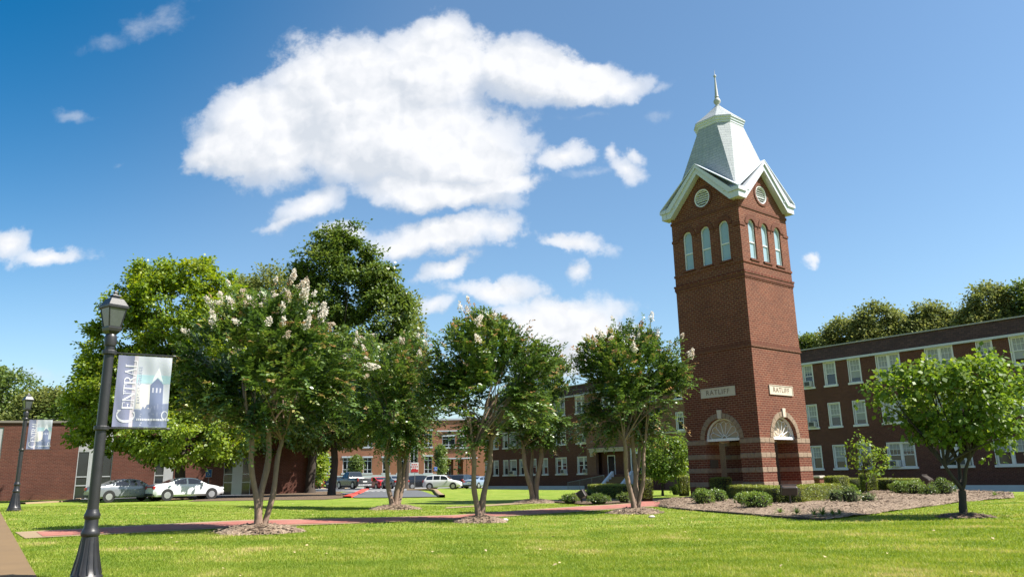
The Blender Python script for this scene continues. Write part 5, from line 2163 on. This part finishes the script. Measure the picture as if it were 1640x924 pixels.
far_tree(125, 775, 86, [(128, 655, 32, 24, 0), (150, 670, 38, 30, 0), (110, 680, 36, 22, 0)], 67, 'deep green tree low behind the near lamp post and the hall roof', LW, M['leaf_dark'])
far_tree(200, 775, 96, [(215, 640, 60, 50, 0), (270, 650, 60, 50, 0)], 68, 'green tree almost hidden behind the bright tree', LW, M['leaf_far'])
RW = 'trees behind the dormitory'
rt = [(1300, 552, [(1298, 556, 22, 18, 0), (1310, 575, 28, 20, 0), (1290, 580, 24, 16, 0)], 78, 'low tree peeping out just right of the tower, above the dormitory roof'),
      (1355, 540, [(1352, 535, 30, 26, 0), (1335, 552, 24, 20, 0), (1372, 545, 24, 22, 0), (1355, 575, 40, 25, 0)], 74, 'spreading tree over the roof above the two single top-floor windows'),
      (1410, 520, [(1405, 512, 32, 28, 0), (1430, 520, 26, 24, 0), (1390, 530, 26, 24, 0), (1410, 550, 45, 30, 0)], 71, 'round bushy tree, second highest left of the tallest over the dormitory roof'),
      (1490, 520, [(1492, 515, 34, 30, 0), (1520, 520, 26, 22, 0), (1470, 530, 26, 24, 0), (1495, 545, 50, 30, 0)], 68, 'lighter tree in the middle of the row over the dormitory roof'),
      (1585, 500, [(1582, 490, 40, 34, 0), (1560, 505, 24, 22, 0), (1610, 500, 28, 26, 0), (1585, 525, 55, 34, 0)], 64, 'tallest tree over the dormitory roof'),
      (1645, 490, [(1645, 490, 32, 38, 0), (1660, 470, 24, 24, 0), (1650, 520, 40, 30, 0)], 62, 'dark tree cut off by the right edge of the picture')]
for i, (px, py, lob, Y, lab) in enumerate(rt):
    far_tree(px, 770, Y, lob, 80 + i, lab, RW, M['leaf_far'] if i not in (5, 0) else M['leaf_dark'], 1000, 22, .24, .35, .55)
# columnar trees in front of the orange brick building
for i, (px, py0, py1, Y, lab) in enumerate(((706, 715, 757, 130, 'narrow upright tree left of the columned porch of the orange building'), (571, 733, 758, 128, 'narrow upright tree on the left part of the orange building'))):
    far_tree(px, 762, Y, [(px, (py0 + py1) / 2, 7, (py1 - py0) / 2 + 2, 0), (px, py0 + 8, 5, 9, 0)], 90 + i, lab, 'narrow trees by the orange building', M['leaf_dark'], 260, 20, .28, .14, .5)

# redbud at the right, small bright tree behind the myrtle, sapling
rb = at(1543, 828)
broadleaf('redbud_tree', 'wide umbrella-shaped young tree on the lawn at the right edge', None, tuple(rb),
          lobes_at(rb.y, [(1500, 640, 92, 48, 0), (1440, 620, 55, 36, .5), (1560, 620, 72, 46, -.4), (1470, 605, 40, 30, 0), (1620, 650, 55, 52, .2), (1545, 665, 85, 40, 0), (1600, 690, 55, 30, 0), (1500, 600, 38, 26, 0), (1560, 590, 36, 24, 0), (1480, 680, 40, 24, 0), (1395, 612, 20, 14, 0), (1650, 630, 40, 40, 0), (1520, 690, 40, 24, 0), (1650, 685, 50, 44, 0), (1622, 722, 40, 20, 0), (1408, 628, 28, 18, 0), (1428, 596, 22, 14, 0), (1580, 575, 18, 16, 0), (1640, 590, 30, 24, .3)], .95),
          .085, 1.2, 1050, 15, .125, M['leaf_redbud'], M['bark_dark'], 101, .20, .04,
          forks=[tuple(on(1513, 745, rb.y - .1)), tuple(on(1535, 740, rb.y + .3)), tuple(on(1552, 735, rb.y - .2))], roundleaf=.85)
mulch_ring(rb, .62, .09, 9, M['soil'])
sm = at(1062, 793.5)
broadleaf('small_tree', 'small bright leafy tree between the nearest crape myrtle and the tower', None, tuple(sm),
          lobes_at(sm.y, [(1062, 730, 36, 30, 0), (1045, 740, 22, 26, 0), (1082, 735, 22, 30, 0), (1060, 710, 26, 14, 0), (1090, 720, 12, 18, 0), (1062, 757, 26, 12, 0)]),
          .075, 1.0, 420, 18, .13, M['leaf_redbud'], M['bark_dark'], 103, .26)
sp_ = at(1389, 795)
broadleaf('sapling', 'thin open sapling in front of the ground-floor windows of the dormitory', None, tuple(sp_),
          lobes_at(sp_.y, [(1383, 722, 24, 18, 0), (1400, 740, 22, 18, 0), (1368, 742, 14, 14, 0), (1380, 706, 12, 10, 0), (1410, 725, 14, 14, 0), (1358, 730, 10, 6, 0), (1395, 756, 18, 8, 0)]),
          .03, 1.2, 95, 8, .13, M['leaf_redbud'], M['bark_dark'], 104, .22)
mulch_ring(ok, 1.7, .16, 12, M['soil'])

# ------------------------------------------------------------------ planting bed round the tower
bed_px = [(1056, 811.5), (1078, 814.5), (1100, 817), (1150, 821), (1200, 825), (1255, 829.5), (1300, 832.5), (1322, 833)]
bed_px2 = [(1322, 833), (1360, 829), (1400, 823.5), (1450, 816), (1500, 809.5), (1540, 804), (1590, 800), (1625, 797.5)]
front = [xy(at(*q)) for q in bed_px + bed_px2[1:]]
back = [xy(at(1062, 806)), xy(at(1105, 799.5)), xy(at(1172, 797)), tuple(ct[0] + np.array([-.2, -.3])), tuple(ct[1] + np.array([0, -.6])), xy(at(1420, 786)), xy(at(1520, 788)), xy(at(1620, 793))]


def bed_mesh():
    n, m = 120, 40
    A, B = resample(front, n), resample(back, n)
    k = np.linspace(0, 1, m)[None, :, None]
    P = A[:, None, :] * (1 - k) + B[:, None, :] * k
    X, Y = P[..., 0], P[..., 1]
    rng = np.random.default_rng(3)
    rise = .10 * np.minimum(1, k[..., 0] * 5)
    Z = ground(X, Y) + .03 + rise + rng.uniform(-.012, .012, X.shape) + .03 * np.sin(X * 1.7) * np.sin(Y * 1.3)
    V = np.concatenate([P, Z[..., None]], -1).reshape(-1, 3)
    i = np.arange(n * m).reshape(n, m)
    F = np.stack([i[:-1, :-1], i[:-1, 1:], i[1:, 1:], i[1:, :-1]], -1).reshape(-1, 4)
    # loose chips over the surface
    N = 16000
    a, b = rng.integers(0, n - 1, N), rng.integers(0, m - 1, N)
    C = V.reshape(n, m, 3)[a, b] + np.stack([rng.uniform(-.15, .15, N), rng.uniform(-.15, .15, N), rng.uniform(.008, .03, N)], 1)
    th = rng.random(N) * PI
    d = np.stack([np.cos(th), np.sin(th), rng.uniform(-.35, .35, N)], 1)
    L = rng.uniform(.04, .13, N)
    V2, F2 = leaf_quads(C, d, unit(np.stack([rng.normal(size=N) * .5, rng.normal(size=N) * .5, np.ones(N)], 1)), L, L * rng.uniform(.18, .4, N))
    o = np_mesh('mulch_bed', np.concatenate([V, V2]), np.concatenate([F, F2 + len(V)]), M['mulch'])
    return tag(o, kind='stuff')


bed_mesh()
_mid = [tuple(.94 * np.array(a) + .06 * np.array(b)) for a, b in zip(resample(front, 60), resample(back, 60))]
PATHS.append(_mid + back[::-1])
# dark timber edging along the front of the bed
ed = kerb('bed_edging', front[:8], .05, .06, M['bark_dark'])


def bz(x, y):
    return gz(x, y) + .11


def leafy(name, pts_n, mat, label, cat, group, base, core, rz=0.0, leaf=.04, seed=1, asp=.6):
    """shrub: leaves on and under the surface given by pts_n(rng) -> positions, normals"""
    rng = np.random.default_rng(seed)
    P, Nn = pts_n(rng)
    n = len(P)
    dr = unit(Nn * .6 + rng.normal(size=(n, 3)) * .7)
    up = unit(Nn + rng.normal(size=(n, 3)) * .6)
    L = leaf * rng.uniform(.7, 1.4, n)
    V, F = leaf_quads(P, dr, up, L, L * asp, .08)
    t = np.clip(.5 + .35 * vnoise(P[::1], 1.6, seed) + rng.normal(size=n) * .18 + .12 * Nn[:, 2], 0, 1)
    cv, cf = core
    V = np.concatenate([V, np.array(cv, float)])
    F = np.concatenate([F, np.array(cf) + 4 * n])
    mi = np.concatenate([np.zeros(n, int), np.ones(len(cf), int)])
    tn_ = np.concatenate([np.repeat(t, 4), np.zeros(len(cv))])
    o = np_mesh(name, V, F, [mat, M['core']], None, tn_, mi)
    o.location = base
    o.rotation_euler = (0, 0, rz)
    return tag(o, label, cat, group)


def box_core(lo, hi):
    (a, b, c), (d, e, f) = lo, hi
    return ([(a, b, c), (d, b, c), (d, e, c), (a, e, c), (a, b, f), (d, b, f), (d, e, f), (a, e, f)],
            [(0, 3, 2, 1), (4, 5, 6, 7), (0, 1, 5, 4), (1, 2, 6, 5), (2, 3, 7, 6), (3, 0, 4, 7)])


def hedge_box(name, label, cat, group, base, sx, sy, sz, rz, seed, dens=1500, leaf=.036, clear=.0):
    lo = (-sx / 2, -sy / 2, clear)
    hi = (sx / 2, sy / 2, sz)

    def pts(rng):
        areas = np.array([sy * sz, sy * sz, sx * sz, sx * sz, sx * sy])
        n = int(areas.sum() * dens)
        f = rng.choice(5, n, p=areas / areas.sum())
        u, v = rng.uniform(-.5, .5, n), rng.uniform(0, 1, n)
        P = np.zeros((n, 3))
        N = np.zeros((n, 3))
        for k in range(5):
            q = f == k
            if k < 2:
                s = -1 if k == 0 else 1
                P[q] = np.stack([np.full(q.sum(), s * sx / 2), u[q] * sy, clear + v[q] * (sz - clear)], 1)
                N[q] = (s, 0, 0)
            elif k < 4:
                s = -1 if k == 2 else 1
                P[q] = np.stack([u[q] * sx, np.full(q.sum(), s * sy / 2), clear + v[q] * (sz - clear)], 1)
                N[q] = (0, s, 0)
            else:
                P[q] = np.stack([u[q] * sx, (v[q] - .5) * sy, np.full(q.sum(), sz)], 1)
                N[q] = (0, 0, 1)
        # rounded arrises and an uneven clip
        c = np.array([0, 0, (sz + clear) / 2])
        e = np.abs(P - c) / (np.array([sx / 2, sy / 2, (sz - clear) / 2]))
        rounder = np.prod(np.sort(e, 1)[:, 1:], 1) ** 6
        P = c + (P - c) * (1 - .05 * rounder[:, None])
        wob = vnoise(P, 2.2, seed) * .035
        P += N * (wob[:, None] + rng.uniform(-.05, .015, n)[:, None])
        return P, N
    i = .045
    return leafy(name, pts, M['leaf_box'], label, cat, group, base, box_core((lo[0] + i, lo[1] + i, 0), (hi[0] - i, hi[1] - i, hi[2] - i)), rz, leaf, seed)


def bush(name, label, group, base, rx, ry, rz_, seed, mat, leaf=.06, dens=900, rough=.22, asp=.5, cat='shrub'):
    def pts(rng):
        A = 4 * PI * ((rx * ry + rx * rz_ + ry * rz_) / 3) * .75
        n = int(A * dens)
        d = unit(rng.normal(size=(n, 3)))
        d[:, 2] = np.where(d[:, 2] < -.35, -d[:, 2], d[:, 2])
        k = 1 + rough * vnoise(d, 1.9, seed) + rough * .6 * vnoise(d, 4.5, seed + 3) - .16 * rng.random(n) ** 2
        P = d * np.array([rx, ry, rz_]) * k[:, None] + np.array([0, 0, rz_ * .82])
        P[:, 2] = np.maximum(P[:, 2], .01)
        return P, d
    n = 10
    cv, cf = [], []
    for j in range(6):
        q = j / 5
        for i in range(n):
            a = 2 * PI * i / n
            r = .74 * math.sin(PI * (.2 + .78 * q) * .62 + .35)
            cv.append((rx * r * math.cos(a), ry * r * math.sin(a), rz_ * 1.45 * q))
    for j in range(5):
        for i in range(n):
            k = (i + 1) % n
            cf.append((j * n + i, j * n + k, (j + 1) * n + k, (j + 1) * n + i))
    return leafy(name, pts, mat, label, cat, group, base, (cv, cf), 0, leaf, seed, asp)


def hedge_run(name, label, px0, py0, px1, py1, w, h, seed, **kw):
    a, b = at(px0, py0), at(px1, py1)
    d = b - a
    c = (a + b) / 2
    return hedge_box(name, label, 'hedge', 'clipped box hedges round the tower', (c.x, c.y, bz(c.x, c.y) - .06), d.length, w, h, math.atan2(d.y, d.x), seed, **kw)


hedge_run('box_hedge', 'long low clipped hedge in shade, left run in front of the tower corner', 1178, 801, 1260, 811, .8, .60, 201)
hedge_run('box_hedge', 'long low clipped hedge in sun, right run in front of the tower doorway', 1266, 811, 1336, 802, .8, .62, 202)
hedge_run('box_hedge', 'clipped hedge behind the sapling, right of the square clipped bush', 1408, 790, 1470, 791, .9, .66, 203)
hedge_run('box_hedge', 'short dark hedge between the two clipped bushes right of the tower', 1357, 787, 1384, 787, .8, .66, 204)
hedge_run('box_hedge', 'dark clipped hedge behind the stems of the crape myrtle nearest the tower', 953, 797, 1014, 800, .9, .62, 205)


def cube_bush(label, px, py, w, h, rz, seed, clear=.12):
    p = at(px, py)
    k = p.y / FPX * 1.03
    return hedge_box('topiary_bush', label, 'topiary bush', 'bushes clipped into blocks', (p.x, p.y, bz(p.x, p.y) - .1), w * k, w * k * .85, h * k, R_(rz), seed, clear=clear)


cube_bush('square clipped bush in front of the left tower doorway', 1152, 799, 33, 31, 15, 211)
cube_bush('square clipped bush just right of the sunny hedge', 1342, 792, 28, 27, 15, 212)
cube_bush('flat-topped clipped bush behind another block, right of the stone-capped pier', 1339, 784, 24, 27, 15, 213)
cube_bush('narrow clipped bush like a drum on a stem, below the sapling', 1393, 791, 20, 30, 10, 214)
cube_bush('tall clipped column of green behind the stems of the crape myrtle nearest the tower', 1037, 803, 16, 34, 10, 215)
cube_bush('dark upright clipped block against the left edge of the tower', 1096, 794, 15, 29, 10, 216)
BU = 'loose shrubs in the planting beds'


def shrub(label, px, py, rx, h, seed, mat, **kw):
    p = at(px, py)
    k = p.y / FPX * 1.03
    return bush('shrub', label, BU, (p.x, p.y, bz(p.x, p.y) - .08), rx * k, rx * k * .9, h * k / 1.8, seed, mat, **kw)


shrub('round glossy shrub at the left corner of the tower bed', 1127, 812.5, 16, 25, 221, M['leaf_shrub'])
shrub('round glossy shrub right beside the one at the bed corner', 1150, 808, 14, 21, 222, M['leaf_shrub'])
shrub('rounded shrub half behind the broadest one', 1193, 812, 15, 20, 223, M['leaf_shrub'])
shrub('broadest rounded shrub, low in front of the shaded hedge', 1213, 818, 22, 26, 224, M['leaf_shrub'])
shrub('grey-green rose shrub next to the end of the sunny hedge', 1340, 808, 13, 20, 225, M['leaf_rose'], rough=.45, dens=620)
shrub('yellowish open shrub in the middle of the mulch right of the sunny hedge', 1363, 809, 15, 24, 226, M['leaf_rose'], rough=.5, dens=520)
shrub('small greyish shrub on the open mulch, farthest right of three', 1391, 807, 12, 14, 227, M['leaf_rose'], rough=.45, dens=620)
shrub('leafy shrub at the foot of the hedge behind the sapling', 1446, 794, 16, 20, 228, M['leaf_shrub'], rough=.4)
shrub('leafy dark shrub between hedge and floodlight', 1468, 795, 15, 22, 229, M['leaf_shrub'], rough=.4)
shrub('low dark shrub right under the tilted floodlight', 1490, 797, 13, 16, 230, M['leaf_dark'], rough=.4)
shrub('tallest dark shrub right of the tilted floodlight', 1512, 796, 17, 25, 231, M['leaf_dark'], rough=.4)
shrub('dark shrub left of the floodlight by the dormitory', 913, 807, 13, 13, 232, M['leaf_dark'], rough=.3)
shrub('wide dark shrub in front of the hedge by the dormitory porch', 959, 808, 17, 14, 233, M['leaf_dark'], rough=.3)
shrub('dark shrub close to the left side of the pale myrtle stems', 1000, 806, 11, 14, 234, M['leaf_dark'], rough=.3)
shrub('pale yellow-green shrub behind the floodlight by the dormitory', 944, 799, 9, 12, 235, M['leaf_rose'], rough=.4)
shrub('small bright shrub left of the dark clipped block at the tower', 1083, 793, 8, 13, 236, M['leaf_redbud'], rough=.5)
shrub('bright yellow-green tuft behind the square bushes right of the tower', 1362, 770 + 18, 10, 10, 237, M['leaf_redbud'], rough=.5)
# dark mulch bed by the porch
drape('soil_bed', [xy(at(888, 805)), xy(at(940, 809)), xy(at(1012, 806))], [xy(at(905, 797)), xy(at(945, 796)), xy(at(1022, 799))], 30, 10, M['soil'], .05, 'stuff')


def lily(px, py, r, seed, label):
    """clump of strap leaves"""
    rng = np.random.default_rng(seed)
    p = at(px, py)
    k = p.y / FPX
    n, K = 60, 5
    az = rng.random(n) * 2 * PI
    L = r * k * rng.uniform(.9, 1.8, n)
    el = rng.uniform(.5, 1.35, n)
    V, F = [], []
    for i in range(n):
        d = np.array([math.cos(az[i]), math.sin(az[i]), 0])
        w = np.array([-d[1], d[0], 0]) * .011
        b = len(V)
        for q in np.linspace(0, 1, K):
            c = d * math.cos(el[i]) * L[i] * q * 1.1 + np.array([0, 0, L[i] * (math.sin(el[i]) * q - .55 * q * q * math.cos(el[i]) - .25 * q ** 3)])
            ww = w * (1 - q * .85)
            V += [c - ww, c + ww]
        for j in range(K - 1):
            F.append((b + 2 * j, b + 2 * j + 1, b + 2 * j + 3, b + 2 * j + 2))
    V = np.array(V) + np.array([rng.normal() * 0, 0, .02])
    o = np_mesh('lily_clump', V, np.array(F), M['leaf_lily'], None, np.repeat(rng.random(n), K * 2))
    o.location = (p.x, p.y, gz(p.x, p.y) + .06)
    return tag(o, label, 'plant', 'strap-leaved plants along the bed edge')


for i, (px, py, r, lab) in enumerate(((1250, 826, 11, 'tuft of strap leaves farthest left along the front edge of the tower bed'), (1277, 827, 12, 'dark low tuft, second from the left along the front edge of the bed'),
                                      (1305, 830, 13, 'upright tuft, third along the front edge of the bed'), (1318, 830, 16, 'tallest bright green tuft at the front edge of the bed'),
                                      (1334, 829, 11, 'dark flopping tuft right of the tallest bright one'), (1345, 828, 9, 'tuft farthest right along the front edge of the bed'),
                                      (1594, 797, 9, 'small pale tuft at the far right of the bed, against the white foundation'))):
    lily(px, py, r, 300 + i, lab)


# ------------------------------------------------------------------ floodlights, pier
def floodlight(px, py_base, px_h, py_h, w, h, tilt, rz, label):
    b = at(px, py_base)
    t = on(px_h, py_h, b.y)
    root = empty('floodlight', (b.x, b.y, gz(b.x, b.y)), R_(rz), label, 'floodlight', 'dark floodlights in the beds')
    m = MB()
    hz_ = t.z - gz(b.x, b.y)
    m.tube([(0, 0, -.1), (0, 0, max(.15, hz_ - h * .5))], .03, 8)
    m.tube([(-w * .2, 0, max(.15, hz_ - h * .5)), (w * .2, 0, max(.15, hz_ - h * .5))], .025, 8)
    m.build('post', M['bronze'], root)
    m = MB()
    m.cbox((-w / 2, -h * .55, -h / 2), (w / 2, h * .55, h / 2), .03)
    m.cbox((-w / 2 - .02, h * .5, -h / 2 - .02), (w / 2 + .02, h * .62, h / 2 + .02), .01)
    hd_ = m.build('housing', M['bronze'], root)
    hd_.location = (0, 0, hz_)
    hd_.rotation_euler = (R_(tilt), 0, 0)
    m = MB()
    m.box((-w / 2 + .02, h * .621, -h / 2 + .02), (w / 2 - .02, h * .63, h / 2 - .02))
    m.build('lens', M['lamp_glass'], hd_)
    return root


floodlight(1267, 813, 1264.5, 784.5, .50, .27, 12, -10, 'dark box floodlight standing before the tower hedge')
floodlight(1487, 791, 1489, 769, .52, .34, 35, 40, 'tilted floodlight above the shrubs near the dormitory wall')
floodlight(932, 806, 928, 791, .46, .30, -30, 75, 'dark floodlight on a stout post by the dormitory porch')
pp = at(1312, 787)
root = empty('brick_pier', (pp.x, pp.y, gz(pp.x, pp.y)), TH, 'short brick pier with a stone cap at the right side of the tower', 'pier')
m = MB()
m.box((-.23, -.23, -.2), (.23, .23, .74))
m.build('shaft', M['brick_tower'], root)
m = MB()
m.cbox((-.29, -.29, .742), (.29, .29, .86), .02)
m.build('cap', M['cap_stone'], root)
# pale stones lying in the grass
for i, (px, py, lab) in enumerate(((809, 834, 'pale stone in the grass right of the middle mulch mound'), (1044, 829, 'pale stone in the grass near the tower bed'))):
    p = at(px, py)
    m = MB()
    m.smooth = True
    r = random.Random(i)
    m.lathe([(.02, -.02), (.07, .0), (.085, .03), (.06, .065), (.02, .075)], 9)
    m.v = [(x * r.uniform(.8, 1.2), y * r.uniform(.7, 1.1), z) for x, y, z in m.v]
    o = m.build('stone', M['cap_stone'])
    o.location = p
    tag(o, lab, 'stone', 'pale stones in the lawn')


# ------------------------------------------------------------------ grass blades on the near lawn
def grass():
    rng = np.random.default_rng(77)
    out = []
    for y0, y1, n, h, w in ((8.2, 12, 210000, .032, .004), (12, 18, 190000, .034, .006), (18, 32, 130000, .036, .010)):
        y = rng.uniform(y0, y1, n)
        x = (rng.random(n) - .5) * 2 * y * .72
        ok_ = np.ones(n, bool)
        for poly in PATHS:
            ok_ &= ~inside(poly, x, y)
        x, y = x[ok_], y[ok_]
        out.append((x, y, np.full(len(x), h), np.full(len(x), w)))
    x, y, h, w = (np.concatenate(q) for q in zip(*out))
    n = len(x)
    patch = np.array([noise.noise(Vector((a * .55, b * .9, 0))) + .6 * noise.noise(Vector((a * 2.1, b * 2.1, 5))) for a, b in zip(x, y)])
    z = ground(x, y)
    a = rng.random(n) * 2 * PI
    hh = h * rng.uniform(.5, 1.25, n) * (1 + .25 * np.clip(patch, -1, 1))
    lean = rng.normal(size=(n, 2)) * .5
    wx, wy = np.cos(a) * w, np.sin(a) * w
    V = np.stack([np.stack([x - wx, y - wy, z - .003], 1), np.stack([x + wx, y + wy, z - .003], 1), np.stack([x + lean[:, 0] * hh, y + lean[:, 1] * hh, z + hh], 1)], 1).reshape(-1, 3)
    F = np.arange(3 * n).reshape(-1, 3)
    t = np.clip(.40 + .62 * patch + rng.normal(size=n) * .16 + (rng.random(n) < .05) * .4, 0, 1)
    o = np_mesh('grass', V, F, M['blade'], None, np.repeat(t, 3))
    tag(o, kind='stuff')


grass()


def fallen():
    rng = np.random.default_rng(9)
    n = 150
    y = rng.uniform(9, 40, n)
    x = (rng.random(n) - .5) * 1.3 * y
    P = np.stack([x, y, ground(x, y) + .035], 1)
    a = rng.random(n) * 2 * PI
    d = np.stack([np.cos(a), np.sin(a), rng.uniform(-.2, .5, n)], 1)
    L = rng.uniform(.04, .09, n)
    V, F = leaf_quads(P, d, unit(np.stack([rng.normal(size=n) * .4, rng.normal(size=n) * .4, np.ones(n)], 1)), L, L * .6, .1)
    tag(np_mesh('fallen_leaves', V, F, M['dead_leaf']), kind='stuff')


M['dead_leaf'] = plain('dead_leaf', (.40, .31, .17), .8, var=.4, vscale=1.5)
fallen()
